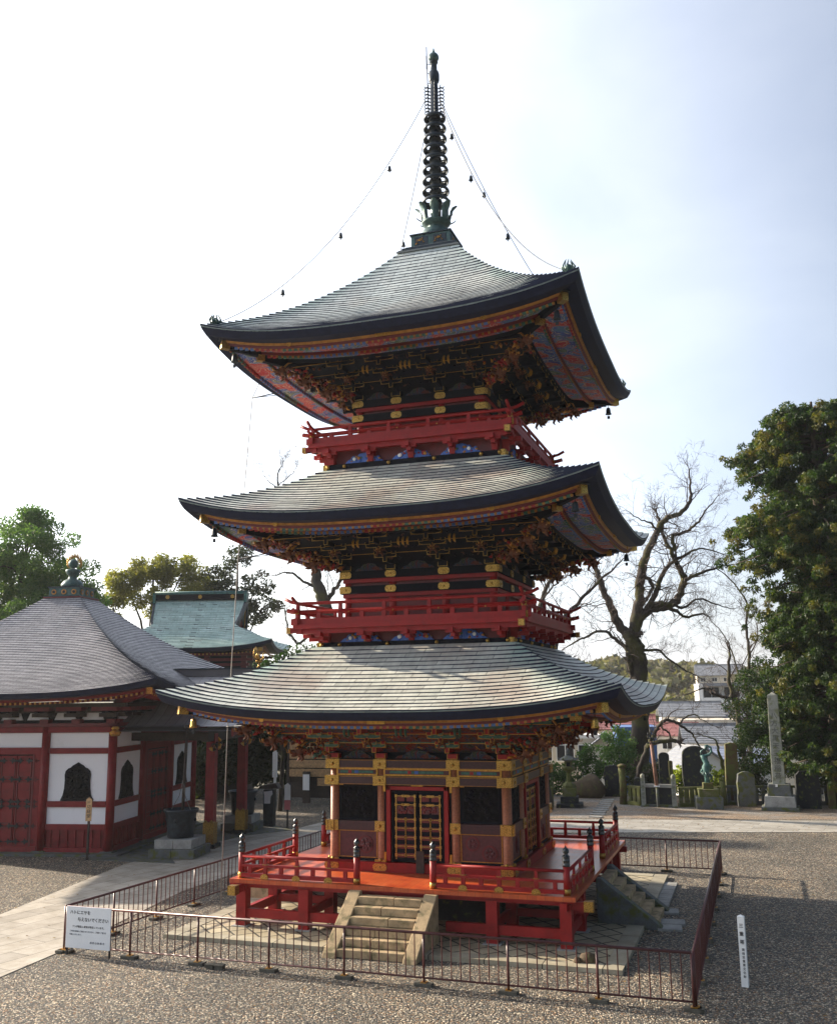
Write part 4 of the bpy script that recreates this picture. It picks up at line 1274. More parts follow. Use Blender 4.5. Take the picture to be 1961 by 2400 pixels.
for z, y, x1 in ((4.62, -2.2, -3.7), (9.2, -1.7, -4.6), (14.05, -1.15, -4.2)):
    h = MB(); h.tube([(-5.40, y, z), (x1, y, z + .10)], .018, 'iron_black', 5); h.tube([(-5.40, y, z), (x1 + .1, y + .35, z + .12)], .012, 'iron_black', 5)
    h.build('wire_arm', wo)
# ================================================================== ground, paths
def sheet(name, pts, z, m, kind='structure', res=None):
    mb = MB(); mb.add([(x, y, z) for x, y in pts], [tuple(range(len(pts)))], m)
    return mb.build(name, kind=kind)
def terrain():
    xs = np.concatenate([np.linspace(-900, -70, 14), np.linspace(-60, 60, 61), np.linspace(70, 900, 14)])
    ys = np.concatenate([np.linspace(-200, -40, 5), np.linspace(-34, 70, 53), np.linspace(76, 1500, 40)])
    from mathutils import noise
    vs = []; 
    for y in ys:
        for x in xs:
            z = 0.0
            edge = 27.5 + .20 * x
            d = y - edge
            if d > 0:
                f = min(1, d / 22.0); f = f * f * (3 - 2 * f); z = -10.0 * f
            if y > 210:
                g_ = min(1, (y - 210) / 260.0); z += 20 * g_ * g_ * (3 - 2 * g_) + 5 * noise.noise(Vector((x * .006, y * .006, 0))) * g_
            z -= 0.0
            vs.append((x, y, z))
    nx = len(xs); fs = [(j * nx + i, j * nx + i + 1, (j + 1) * nx + i + 1, (j + 1) * nx + i) for j in range(len(ys) - 1) for i in range(nx - 1)]
    mb = MB(); mb.add(vs, fs, 'valley_ground', True)
    o = mb.build('ground', kind='structure'); return o
terrain()
# gravel court: a sheet just above the terrain
sheet('gravel_court', [(-60, -60), (60, -60), (60, 27.0), (4, 27.0), (-60, 27.0)], .004, 'gravel')
sheet('leaf_strewn_yard', [(-4.5, 16.9), (30, 23.6), (30, 30), (-4.5, 26.6)], .008, 'leaf_earth')
# paved paths with a slightly raised slab bed
def path(name, pts, z, m):
    mb = MB(); n = len(pts)
    mb.add([(x, y, z) for x, y in pts] + [(x, y, -.02) for x, y in pts], [tuple(range(n))] + [(i, n + i, n + (i + 1) % n, (i + 1) % n) for i in range(n)], m)
    return mb.build(name, kind='structure')
path('paved_path', [(-7.3, 11.2), (6.45, 15.0), (30, 20.9), (30, 24.0), (10.83, 19.5), (-0.65, 17.25), (-9.8, 15.2), (-10.2, 11.4)], .022, 'path_slabs')
path('paved_path', [(-9.2, -22), (-6.2, -22), (-6.55, -8.8), (-6.68, -6.9), (-7.7, -.44), (-7.4, 11.2), (-10.2, 11.3), (-11.4, 9.5), (-12.0, 2.9), (-10.6, -4.3)], .018, 'path_slabs_left')
path('paved_floor', [(-10.2, 11.5), (-11.3, 9.5), (-11.7, 5.0), (-10.4, 3.4), (-13.9, 3.3), (-14.9, 12.5), (-12, 13.0)], .026, 'granite_dark')
ss = None
for i in range(9):
    f = i / 8; x = .63 + .42 * f; y = 25.1 - 6.7 * f
    m = MB(); m.box((0, 0, .02), (.62 + .06 * math.sin(i * 3), .30, .06), 'granite')
    o = m.build('stepping_stone', M=T(x, y, 0) @ Rz(.1 * math.sin(i * 2.1)))
    tag(o, 'flat pale stepping stone set in the gravel between the paved path and the stone lantern', 'stepping stone', 'stepping stones across the gravel')
# clover/weed bare patch
# ================================================================== metal fence round the pagoda
def fence_run(name, label, p0, p1, nseg, nb=8, height=.95):
    p0 = Vector(p0); p1 = Vector(p1); d = p1 - p0; ln = d.length
    root = empty(name, label, 'fence', p0, math.atan2(d.y, d.x), 'brown metal fence panels round the pagoda')
    r = MB(); r.tube([(0, 0, height), (ln, 0, height)], .028, 'fence_brown', 8); r.build('top_rail', root)
    r = MB(); r.tube([(0, 0, .15), (ln, 0, .15)], .019, 'fence_brown', 6); r.build('bottom_rail', root)
    seg = ln / nseg; post = None; foot = None; bal = None
    for i in range(nseg + 1):
        M = T(i * seg, 0, 0)
        if post is None:
            m = MB(); m.tube([(0, 0, .03), (0, 0, height)], .024, 'fence_brown', 8); post = m.build('post', root, M=M); o = post
            m = MB(); m.box((0, 0, .03), (.34, .18, .07), 'foot_block'); m.box((0, 0, .07), (.12, .12, .01), 'gold_dull')
            foot = m.build('foot_block', o)
        else:
            o = inst('post', post, root, M); inst('foot_block', foot, o)
    for i in range(nseg):
        for j in range(1, nb + 1):
            M = T((i + j / (nb + 1)) * seg, 0, 0)
            if bal is None:
                m = MB(); m.tube([(0, 0, .15), (0, 0, height)], .0115, 'fence_brown', 6, cap=False); bal = m.build('baluster', root, M=M)
            else: inst('baluster', bal, root, M)
    return root
fence_run('metal_fence', 'brown metal railing fence before the pagoda steps, with the white notice at its left end', (-6.55, -6.85, 0), (6.63, -6.98, 0), 8)
fence_run('metal_fence', 'brown metal railing fence receding along the left side of the pagoda', (-6.62, -6.82, 0), (-5.95, 6.1, 0), 8)
fence_run('metal_fence', 'brown metal railing fence receding along the right side of the pagoda, seen almost edge on', (6.66, -6.93, 0), (6.68, 6.1, 0), 8)
fence_run('metal_fence', 'brown metal railing fence behind the pagoda, seen right of the deck', (-5.9, 6.14, 0), (6.65, 6.14, 0), 8)
m = MB()
for dx in (-.1, .1): m.box((dx, 0, .04), (.17, .14, .08), 'foot_block')
m.box((0, -.01, .085), (.42, .16, .02), 'foot_block')
tag(m.build('concrete_block', M=T(-2.75, -7.02, 0)), 'small hollow concrete block lying on the gravel under the front fence', 'block')

# ================================================================== writing
def text_mesh(name, s, size, M, m, parent, ext=.002, align='CENTER', vertical=False, space=1.12, bold=0.0):
    vs = []; fs = []
    def one(ch, ox, oy):
        cu = bpy.data.curves.new('t', 'FONT'); cu.body = ch; cu.size = size; cu.extrude = ext; cu.offset = bold * size
        cu.align_x = 'CENTER' if vertical else align; cu.align_y = 'CENTER'; cu.resolution_u = 2
        ob = bpy.data.objects.new('t', cu); COL.objects.link(ob)
        dg = bpy.context.evaluated_depsgraph_get(); dg.update()
        me = bpy.data.meshes.new_from_object(ob.evaluated_get(dg))
        b = len(vs)
        for v in me.vertices: vs.append((v.co.x + ox, v.co.y + oy, v.co.z))
        for p in me.polygons: fs.append([b + i for i in p.vertices])
        bpy.data.objects.remove(ob); bpy.data.curves.remove(cu); bpy.data.meshes.remove(me)
    if vertical:
        for i, ch in enumerate(s): one(ch, 0, -i * size * space)
    else: one(s, 0, 0)
    mb = MB(); mb.add(vs, fs, m)
    o = mb.build(name, parent); o.matrix_local = M
    return o
FRONT = Matrix.Rotation(PI / 2, 4, 'X')      # text facing -y

sg = empty('notice_sign', 'white square notice about pigeons with Japanese writing at the left end of the front fence', 'sign', (-6.42, -7.02, 0))
m = MB(); m.box((.56, 0, .585), (1.13, .018, .84), 'sign_white'); m.build('sign_panel', sg)
m = MB()
for x in (.02, 1.10): m.box((x, .025, .32), (.035, .03, .62), 'iron_black')
m.build('sign_leg', sg)
text_mesh('writing', 'ハトにエサを', .088, T(.08, -.011, .885) @ FRONT, 'ink', sg, align='LEFT', bold=.012)
text_mesh('writing', '与えないでください', .088, T(.28, -.011, .745) @ FRONT, 'ink', sg, align='LEFT', bold=.012)
text_mesh('writing', 'フンが散乱し被害が発生しています。', .050, T(.15, -.011, .600) @ FRONT, 'ink', sg, align='LEFT')
text_mesh('writing', 'ご参拝の皆様のご迷惑となりますので、ご理解とご協力を', .036, T(.09, -.011, .505) @ FRONT, 'ink_pale', sg, align='LEFT')
text_mesh('writing', 'お願いいたします。', .036, T(.09, -.011, .440) @ FRONT, 'ink_pale', sg, align='LEFT')
text_mesh('writing', '成 田 山 新 勝 寺', .050, T(.62, -.011, .290) @ FRONT, 'ink_pale', sg, align='LEFT')

wp_ = empty('marker_post', 'white square wooden post with black Japanese writing standing in the gravel right of the fence', 'sign post', (7.45, -5.26, 0), -.12)
m = MB()
m.box((0, 0, .62), (.125, .115, 1.24), 'white_paint')
m.add([(-.0625, -.0575, 1.24), (.0625, -.0575, 1.24), (.0625, .0575, 1.24), (-.0625, .0575, 1.24), (0, 0, 1.275)], [(0, 1, 4), (1, 2, 4), (2, 3, 4), (3, 0, 4)], 'white_paint')
m.build('post_body', wp_)
text_mesh('writing', '三重塔', .082, T(0, -.060, 1.08) @ FRONT, 'ink', wp_, vertical=True, space=1.75, bold=.015)
text_mesh('writing', '国指定重要文化財', .050, T(.012, -.060, .66) @ FRONT, 'ink', wp_, vertical=True, space=1.35, bold=.01)
# ================================================================== the square hall on the left
HM = T(-18.37, 7.55, 0) @ Rz(.19)
hall = empty('temple_hall', 'red and white hall on the left with a grey pyramid roof and bell-shaped windows', 'temple hall')
hall.matrix_world = HM
hr = square_roof('roof', hall, 6.63, 5.55, 6.02, .78, 9.36, 58, 'roof_grey', .58, .022, 24)
e = MB(); RH = 6.63; up = .47
sweep(e, [(RH, 0.0), (RH - .02, -.03), (RH - .08, -.17), (RH - .45, -.19), (RH - .50, -.24)], ['eave_black', 'eave_black', 'eave_black', 'red_dark'], up, 5.55, RH, 3.92)
sweep(e, [(RH - .50, -.24), (RH - .55, -.28), (RH - 1.5, -.10), (4.1, .10)], ['red_hall', 'red_dark', 'dark_wood'], up, 5.55, RH, 3.92)
e.build('eave', hr)
for k in range(4):
    ra = MB(); d, dz, n = 6.08, -.33, 66
    for i in range(n):
        x = -d + .2 + (2 * d - .4) * i / (n - 1)
        z = curve_z(x, d, dz, up, 5.55, RH, 3.92)
        ra.box((x, -d + .30, z), (.07, .6, .075), 'red_hall')
        ra.box((x, -d - .005, z), (.075, .02, .08), 'gold_paint')
    ra.build('rafter_row', hr, M=Rz(k * PI / 2))
for k in range(4):
    c = MB(); c.M = Rz(k * PI / 2)
    q = 6.15; c.bar((-4, -4, 5.2), (-q, -q, 5.62), .18, .22, 'red_hall'); c.bar((-q, -q, 5.62), (-q - .05, -q - .05, 5.63), .2, .24, 'gold')
    c.build('corner_beam', hr)
b = MB(); b.box((0, 0, 2.2), (7.5, 7.5, 4.4), 'interior_dark'); b.build('inner_wall', hall)
b = MB()
for k in range(4):
    b.M = Rz(k * PI / 2)
    b.box((0, -3.95, 4.28), (8.1, .16, .20), 'red_hall')
    b.box((0, -4.0, 4.45), (8.3, .3, .12), 'red_dark')
b.build('head_beam', hall)
# corner and bay posts
for k in range(4):
    for x in (-3.92, -1.39, 1.39):
        p = MB(); p.tube([(0, 0, .1), (0, 0, 4.42)], .155, 'red_hall', 14); p.box((0, 0, .06), (.46, .46, .12), 'granite_dark')
        p.build('post', hall, M=Rz(k * PI / 2) @ T(x, -3.92, 0))
def katomado(w, h):
    pts = []
    R = [(.62, 0), (.60, .06), (.53, .20), (.49, .42), (.475, .70), (.49, .90), (.46, 1.03), (.36, 1.12), (.27, 1.15), (.20, 1.22), (.10, 1.27), (0, 1.33)]
    R = [(a * w / 1.24, b_ * h / 1.33) for a, b_ in R]
    return R + [(-a, b_) for a, b_ in R[-2::-1]]
for k in (0, 1, 3):
    for s in (-1, 1):
        if k == 1 and s == 1: pass
        x0 = s * 2.655; wd = 2.22
        f = MB()
        f.box((x0, -3.86, 3.90), (wd, .10, .54), 'white_plaster')
        f.box((x0, -3.86, 2.62), (wd, .10, 1.64), 'white_plaster')
        f.box((x0, -3.86, 1.31), (wd, .10, .58), 'white_plaster')
        f.build('plaster_panel', hall, M=Rz(k * PI / 2))
        f = MB()
        f.box((x0, -3.90, 3.54), (wd, .16, .20), 'red_hall'); f.box((x0, -3.90, 1.70), (wd, .16, .20), 'red_hall')
        f.box((x0, -3.90, .92), (wd, .16, .20), 'red_hall'); f.box((x0, -3.93, .12), (wd, .18, .22), 'red_hall')
        f.box((x0, -3.85, .52), (wd, .08, .62), 'red_hall')
        for q in range(7): f.box((x0 - wd / 2 + .18 + q * (wd - .36) / 6, -3.905, .52), (.06, .05, .60), 'red_hall')
        f.build('wall_frame', hall, M=Rz(k * PI / 2))
        wdw = MB()
        wdw.prism(katomado(1.24, 1.33), (x0, -3.90, 1.81), (1, 0, 0), (0, 0, 1), (0, -1, 0), .045, 'black_lacquer')
        wdw.prism(katomado(1.04, 1.18), (x0, -3.945, 1.86), (1, 0, 0), (0, 0, 1), (0, -1, 0), .012, 'relief_black')
        rg = random.Random(k * 5 + s)
        for _ in range(60):
            px = rg.uniform(-.38, .38); pz = rg.uniform(.08, 1.0)
            wdw.ball((x0 + px, -3.955, 1.86 + pz), rg.uniform(.03, .06), 'relief_black', 6, (1.2, .5, .8))
        wdw.build('bell_window', hall, M=Rz(k * PI / 2))
    # doors in the middle bay
    f = MB()
    f.box((0, -3.90, 3.54), (2.5, .18, .24), 'red_hall'); f.box((0, -3.93, .14), (2.5, .2, .26), 'red_hall')
    f.box((0, -3.86, 3.90), (2.45, .1, .54), 'white_plaster' if k == 0 else 'red_hall')
    for s in (-1, 1): f.box((s * 1.13, -3.91, 1.84), (.24, .14, 3.2), 'red_hall'); f.box((s * .98, -3.94, 1.84), (.07, .1, 3.2), 'red_dark')
    f.build('door_frame', hall, M=Rz(k * PI / 2))
    for j in range(3):
        x0 = -.63 + j * .63
        d = MB(); d.box((x0, -3.89, 1.82), (.61, .08, 3.1), 'red_hall')
        for z, h in ((2.95, .62), (2.15, .62), (1.35, .62), (.65, .5)):
            for q in (-1, 1): d.box((x0, -3.94, z + q * h / 2), (.50, .03, .03), 'red_dark')
            for q in (-1, 1): d.box((x0 + q * .25, -3.94, z), (.03, .03, h), 'red_dark')
        do = d.build('door_leaf', hall, M=Rz(k * PI / 2))
        h_ = MB()
        for z in (3.2, 2.55, 1.78, 1.62, .95, .42):
            for q in (-1, 1):
                pts = [(0, -.03), (q * .12, -.05), (q * .15, -.11), (q * .19, -.03), (q * .30, 0), (q * .19, .03), (q * .15, .11), (q * .12, .05), (0, .03)]
                if q < 0: pts = pts[::-1]
                h_.prism(pts, (x0 + .315, -3.965, z), (1, 0, 0), (0, 0, 1), (0, -1, 0), .015, 'iron_black')
        h_.build('iron_strap', do)
# dark bracket frieze with small white panels
for k in (0, 1, 3):
    f = MB()
    f.box((0, -3.80, 4.85), (7.7, .08, .70), 'interior_dark')
    for x in (-3.1, -1.0, 1.0, 3.1, 2.05, -2.05, 0):
        f.prism([(-.42, 0), (.42, 0), (.3, .26), (-.3, .26)], (x, -3.86, 4.62), (1, 0, 0), (0, 0, 1), (0, -1, 0), .04, 'white_plaster')
    for x in (-3.92, -2.6, -1.39, 0, 1.39, 2.6, 3.92):
        for j in range(3): f.box((x, -3.95 - j * .28, 4.58 + j * .22), (.30 + .32 * j, .5, .14), 'dark_wood' if j % 2 else 'red_dark')
        f.box((x, -4.3, 4.95), (.14, .9, .14), 'black_lacquer')
    for d, z in ((4.25, 4.95), (4.7, 5.15)): f.box((0, -d, z), (2 * d, .12, .14), 'dark_wood')
    f.build('bracket_frieze', hall, M=Rz(k * PI / 2))
h = MB(); h.lathe([(.16, -.05), (.22, .08), (.10, .16), (.16, .22), (.05, .34)], 'gold_dull', n=8); h.ball((.02, -.12, .1), .12, 'carving_gold', 8)
h.build('carved_nose', hall, M=T(4.05, -4.05, 4.10))
st = MB(); st.box((0, 0, .03), (9.0, 9.0, .10), 'granite_dark'); st.build('plinth', hall)
tp = MB()
tp.box((0, 0, 9.40), (1.62, 1.62, .05), 'red_dark'); tp.box((0, 0, 9.44), (1.55, 1.55, .05), 'bronze_dark')
tp.box((0, 0, 9.63), (1.30, 1.30, .36), 'bronze_green'); tp.box((0, 0, 9.83), (1.40, 1.40, .05), 'bronze_dark')
tp.lathe([(.46, 9.85), (.44, 10.0), (.34, 10.14), (.18, 10.22), (.15, 10.35), (.24, 10.42), (.30, 10.55), (.28, 10.60), (.20, 10.62), (.08, 10.66)], 'bronze_green', n=20)
tp.ball((0, 0, 10.86), .20, 'bronze_green', 14)
tpo = tp.build('roof_finial', hall)
fl = MB()
for q in range(14):
    a = PI * (q / 13) ; x = .30 * math.cos(a); z = 10.76 + .42 * math.sin(a)
    fl.tube([(x * .8, .1, z - .05), (x * 1.05, .1, z + .06), (x * 1.1 + .02 * math.sin(q * 3), .1, z + .20)], [.045, .03, .006], 'gold', 5)
fl.build('gilt_flame', tpo)
for k in range(4):
    for x in (-.43, 0, .43):
        d = MB(); gold_disc(d, x, -.655, 9.63, .11, 'gold_paint', 12, .02); gold_disc(d, x, -.676, 9.63, .06, 'bronze_dark', 10, .01)
        d.build('crest', tpo, M=Rz(k * PI / 2))
# porch on the right-hand side of the hall
po = MB()
for y in (-2.25, 1.35):
    pass
pr = MB()
# curved gable roof running out from the hall
prof = [(-3.3, 4.35), (-2.9, 4.42), (-2.2, 4.75), (-1.2, 5.45), (-.5, 6.0), (0, 6.20), (.5, 6.0), (1.2, 5.45), (2.2, 4.75), (2.9, 4.42), (3.3, 4.35)]
for (y0, z0), (y1, z1) in zip(prof[:-1], prof[1:]):
    vs = []
    for x in (3.0, 8.3):
        for (y, z) in ((y0, z0), (y1, z1)): vs += [(x, y - .42, z), (x, y - .42, z - .16)]
    pr.add(vs, [(0, 2, 6, 4), (1, 5, 7, 3), (4, 6, 7, 5)], 'roof_grey', False, [[(0, 0), (0, .5), (5, .5), (5, 0)]] * 3)
pr.box((5.6, -.42, 6.30), (5.4, .30, .26), 'roof_grey'); pr.box((5.6, -.42, 6.45), (5.5, .38, .05), 'bronze_dark')
pro = pr.build('porch_roof', hall)
bd2 = MB()
for (y0, z0), (y1, z1) in zip(prof[:-1], prof[1:]):
    bd2.bar((8.25, y0 - .42, z0 - .22), (8.25, y1 - .42, z1 - .22), .08, .26, 'red_dark')
bd2.build('gable_board', hall)
for y in (-2.25, 1.35):
    c = MB()
    c.box((7.0, y, 2.1), (.34, .34, 3.9), 'red_hall', taper=.95)
    co = c.build('porch_column', hall)
    f = MB(); f.box((7.0, y, .52), (.40, .40, .74), 'gold')
    for s in (-1, 1): f.prism([(-.2, 0), (.2, 0), (.12, .12), (0, .02), (-.12, .12)], (7.0, y, .88), (1, 0, 0), (0, 0, 1), (0, -1, 0), .205, 'gold')
    f.build('gold_foot', co)
    f = MB(); f.box((7.0, y, .08), (.62, .62, .16), 'stone_black'); f.build('column_base', co)
b = MB(); b.box((7.0, -.45, 3.95), (.26, 5.2, .34), 'dark_wood')
for y in (-2.25, 1.35):
    b.box((5.5, y, 3.95), (3.2, .22, .3), 'dark_wood')
    rg = random.Random(3); rnd_carving(b, (7.2, y - .6, 3.6), (7.2, y + .6, 3.7), 22, .14, rg, ['carving', 'dark_wood', 'gold_dull'])
b.box((7.0, -.45, 4.25), (.3, 5.6, .2), 'red_dark')
b.build('porch_beam', hall)
# gilt bird on the end of the porch ridge
bi = MB()
B0 = HM @ Vector((8.15, -.42, 6.48))
bi.lathe([(.07, 0), (.05, .06), (.03, .12)], 'gold', n=8)
bi.ball((0, 0, .24), .09, 'gold', 10, (1.6, .8, .9))
bi.tube([(.10, 0, .28), (.18, 0, .38), (.16, 0, .50), (.20, 0, .56)], [.05, .035, .025, .03], 'gold', 7)
bi.tube([(.20, 0, .56), (.27, 0, .54)], [.02, .004], 'gold', 5)
for s in (-1, 1):
    bi.tube([(.0, s * .06, .28), (-.06, s * .16, .42), (-.02, s * .20, .60)], [.05, .05, .01], 'gold', 6)
    bi.tube([(.02, s * .03, .2), (.02, s * .03, .05)], .015, 'gold', 5)
for q in range(5):
    bi.tube([(-.10, 0, .26), (-.20, (q - 2) * .03, .45), (-.16 + q * .02, (q - 2) * .07, .74 + .04 * (2 - abs(q - 2)))], [.03, .035, .01], 'gold', 5)
tag(bi.build('gilt_bird', M=T(*B0) @ Rz(.3)), 'gilt bird with raised tail standing on the end of the porch ridge of the hall', 'bird ornament')

# ================================================================== green-roofed gabled building behind the hall
GM = T(-23.1, 25.2, 0) @ Rz(.326)
gb = empty('green_roof_building', 'building behind the hall with a green copper gable-and-hip roof and gilt crests on its ridge', 'temple building')
gb.matrix_world = GM
def gable_hip(par, Lx, Ly, ze, zr, rx, zg, rows, mat):
    mb = MB(); hip = []
    def prof(s): return ze + (zr - ze) * (.52 * s + .48 * s * s)
    sg_ = None
    for s_ in [i / 100 for i in range(101)]:
        if prof(s_) >= zg: sg_ = s_; break
    def ex(s): # half length of a front course
        return Lx + (rx - Lx) * min(1, s / sg_) if s < sg_ else rx + (.35) * ((s - sg_) / (1 - sg_)) ** .7
    nc = 20
    for side in (-1, 1):
        for i in range(rows):
            s0, s1 = i / rows, (i + 1) / rows
            lo, hi, bo = [], [], []
            for j in range(nc + 1):
                t = -1 + 2 * j / nc
                for s, L_, dz in ((s0, lo, .05), (s1, hi, .005), (s0, bo, -.005)):
                    L_.append((t * ex(s) * -side, side * Ly * (1 - s), prof(s) + dz + .45 * abs(t) ** 3 * (1 - s) ** 2))
            n = nc + 1; fs = []; uv = []
            for j in range(nc):
                fs.append((j, j + 1, n + j + 1, n + j)); uv.append([(lo[j][0], i + .2), (lo[j + 1][0], i + .2), (hi[j + 1][0], i + .9), (hi[j][0], i + .9)])
                fs.append((2 * n + j, 2 * n + j + 1, j + 1, j)); uv.append([(lo[j][0], i + .5)] * 4)
            mb.add(lo + hi + bo, fs, mat, True, uv); hip += [0.15] * (3 * n)
    rg_ = int(rows * sg_) + 1
    for side in (-1, 1):
        for i in range(rg_):
            s0, s1 = i / rows, min((i + 1) / rows, sg_)
            lo, hi, bo = [], [], []
            for j in range(nc + 1):
                t = -1 + 2 * j / nc
                for s, L_, dz in ((s0, lo, .05), (s1, hi, .005), (s0, bo, -.005)):
                    L_.append((side * ex(s), side * t * Ly * (1 - s), prof(s) + dz + .45 * abs(t) ** 3 * (1 - s) ** 2))
            n = nc + 1; fs = []; uv = []
            for j in range(nc):
                fs.append((j, j + 1, n + j + 1, n + j)); uv.append([(lo[j][1], i + .2), (lo[j + 1][1], i + .2), (hi[j + 1][1], i + .9), (hi[j][1], i + .9)])
                fs.append((2 * n + j, 2 * n + j + 1, j + 1, j)); uv.append([(lo[j][1], i + .5)] * 4)
            mb.add(lo + hi + bo, fs, mat, True, uv); hip += [0.15] * (3 * n)
    o = mb.build('roof', par); at = o.data.attributes.new('hip', 'FLOAT', 'POINT'); at.data.foreach_set('value', hip); sharp_edges(o)
    gm = MB()
    for side in (-1, 1):
        yb = Ly * (1 - sg_)
        gm.add([(side * (rx - .05), -yb, zg), (side * (rx - .05), yb, zg), (side * (rx - .05), 0, zr - .1)], [(0, 1, 2)], 'red_dark')
        n = 6
        for i in range(n):
            s0 = sg_ + (1 - sg_) * i / n; s1 = sg_ + (1 - sg_) * (i + 1) / n
            for q in (-1, 1):
                gm.bar((side * (ex(s0) + .06), q * Ly * (1 - s0), prof(s0) - .06), (side * (ex(s1) + .06), q * Ly * (1 - s1), prof(s1) - .06), .14, .26, 'bronze_dark')
                gm.bar((side * (ex(s0) - .04), q * Ly * (1 - s0) * .93, prof(s0) - .28), (side * (ex(s1) - .04), q * Ly * (1 - s1) * .93, prof(s1) - .28), .06, .10, 'gold_dull')
    gm.build('gable', o)
    rd = MB()
    rd.box((0, 0, zr + .14), (2 * ex(1) - .1, .42, .34), 'black_lacquer'); rd.box((0, 0, zr + .34), (2 * ex(1) + .1, .60, .07), 'verdigris')
    rd.tube([(-ex(1) - .05, 0, zr + .42), (ex(1) + .05, 0, zr + .42)], .09, 'verdigris', 8)
    for s in (-1, 1): rd.box((s * (ex(1) + .02), 0, zr + .10), (.16, .66, .60), 'verdigris')
    rdo = rd.build('ridge', o)
    for x in (-ex(1) * .72, 0, ex(1) * .72):
        d = MB(); gold_disc(d, x, -.215, zr + .15, .12, 'gold', 12, .02); d.build('crest', rdo)
    ev = MB()
    for side in (0, 1, 2, 3):
        A = Lx if side % 2 == 0 else Ly; Bq = Ly if side % 2 == 0 else Lx
        ev.M = Rz(side * PI / 2)
        for (d0, z0, d1, z1, mm) in ((0, 0, .06, -.20, 'eave_black'), (.06, -.20, .4, -.24, 'eave_black'), (.4, -.24, 1.6, -.12, 'red_dark')):
            vs = []
            for (dd, zz) in ((d0, z0), (d1, z1)):
                for j in range(21):
                    t = -1 + j / 10
                    vs.append((t * (A - dd), -(Bq - dd), ze + zz + .45 * abs(t) ** 3 * max(0, 1 - dd / 1.5)))
            ev.add(vs, [(j, 21 + j, 22 + j, j + 1) for j in range(20)], mm, True)
        for j in range(int(A * 2 / .22)):
            x = -A + .6 + j * .22
            if x > A - .6: break
            t = x / A; ev.box((x, -(Bq - .52), ze - .34 + .30 * abs(t) ** 3), (.09, .05, .085), 'gold_paint')
    ev.build('eave', o)
    return o
gable_hip(gb, 4.9, 3.9, 8.0, 11.05, 2.35, 9.35, 24, 'roof_green')
b = MB(); b.box((0, 0, 4.0), (6.4, 4.6, 8.0), 'interior_dark')
for s in (-1, 1):
    for j in range(3): b.box((0, s * (2.4 + j * .25), 7.1 + j * .28), (6.8 + j * .5, .2, .16), 'red_dark')
    for x in (-3.1, -1, 1, 3.1): b.box((x, s * 2.35, 4.0), (.3, .3, 7.6), 'red_dark')
b.build('body', gb)
b = MB(); b.box((5.0 * .84, -3.4, 7.9), (.22, .22, .22), 'gold'); b.build('corner_fitting', gb)

# ================================================================== bronze vats, pole, signs by the hall
def vat(loc, label, sc=1.0, rz=.19):
    root = empty('bronze_vat', label, 'vat', loc, rz, 'bronze vats beside the porch of the hall')
    for z, w_ in ((.16, 1.62), (.46, 1.34)):
        s = MB()
        for q in (-1, 1): s.box((q * w_ / 4 * sc, 0, z), (w_ / 2 * sc - .01, w_ * sc, .30), 'granite_dark' if z < .2 else 'granite')
        o = s.build('stone_base', root); bv = o.modifiers.new('b', 'BEVEL'); bv.width = .015; bv.segments = 2
    v = MB()
    v.lathe([(.44, .61), (.46, .70), (.49, 1.1), (.53, 1.40), (.60, 1.50), (.60, 1.55), (.55, 1.55), (.50, 1.45), (.46, 1.0)], 'bronze_dark', n=24)
    for a in (0, PI / 2, PI, 3 * PI / 2): v.ball((.50 * math.cos(a), .50 * math.sin(a), 1.2), .07, 'bronze_dark', 8)
    v.build('vessel', root)
    return root
vat((-11.15, 4.85, .02), 'dark bronze vat on a two-step stone base before the porch, a pole standing in it')
vat((-12.2, 11.1, .02), 'dark bronze vat on a stone base beyond the second porch column', .85)
pl = MB(); pl.tube([(-11.1, 4.85, 1.2), (-11.05, 4.9, 4.35)], .055, 'dark_wood', 8); pl.box((-10.85, 4.9, 4.36), (.55, .10, .10), 'dark_wood')
plo = tag(pl.build('tied_pole'), 'brown upright pole rising out of the front bronze vat', 'pole')
pw = MB()
for s in (-1, 1): pw.tube([(-11.1, 4.85, 2.6), (-11.1 + s * .12, 4.80, 2.0), (-11.1 + s * .38, 4.75, 1.56)], .012, 'rope', 5)
pw.build('pole_rope', plo)
def signpost(loc, label, post, board, w_, z0, z1, post_w=.05, txt=None, board2=None, tsize=.12, rz=.2, top=None):
    root = empty('sign_post', label, 'sign', loc, rz)
    m = MB(); m.box((0, .03, z1 / 2), (post_w, post_w, z1), post); m.build('post', root)
    m = MB(); h = z1 - z0
    m.prism([(-w_ / 2, 0), (w_ / 2, 0), (w_ / 2, h - w_ * .35), (0, h), (-w_ / 2, h - w_ * .35)], (0, 0, z0), (1, 0, 0), (0, 0, 1), (0, -1, 0), .03, board)
    if top:
        m.bar((-w_ / 2 - .03, -.01, z0 + h - w_ * .38), (0, -.01, z0 + h + .03), .08, .02, top); m.bar((w_ / 2 + .03, -.01, z0 + h - w_ * .38), (0, -.01, z0 + h + .03), .08, .02, top)
    m.build('board', root)
    if board2:
        m = MB(); m.box((0, -.015, z0 - board2[1] / 2 - .01), (w_, .03, board2[1]), board2[0]); m.build('lower_board', root)
    if txt: text_mesh('writing', txt, tsize, T(0, -.032, z1 - w_ * .45 - tsize * .6) @ FRONT, 'ink', root, vertical=True, space=1.15)
    return root
signpost((-13.76, 3.25, 0), 'brown post with a small tan wooden name board in front of the hall window', 'dark_wood', 'wood_tan', .20, 1.28, 2.06, .065, '一切経堂', None, .13, .25, 'dark_wood')
signpost((-15.73, 20.8, 0), 'tall white post with a long pale pointed board, beyond the porch', 'white_paint', 'white_paint', .26, 1.5, 2.55, .12, None, ('sign_white', .28))
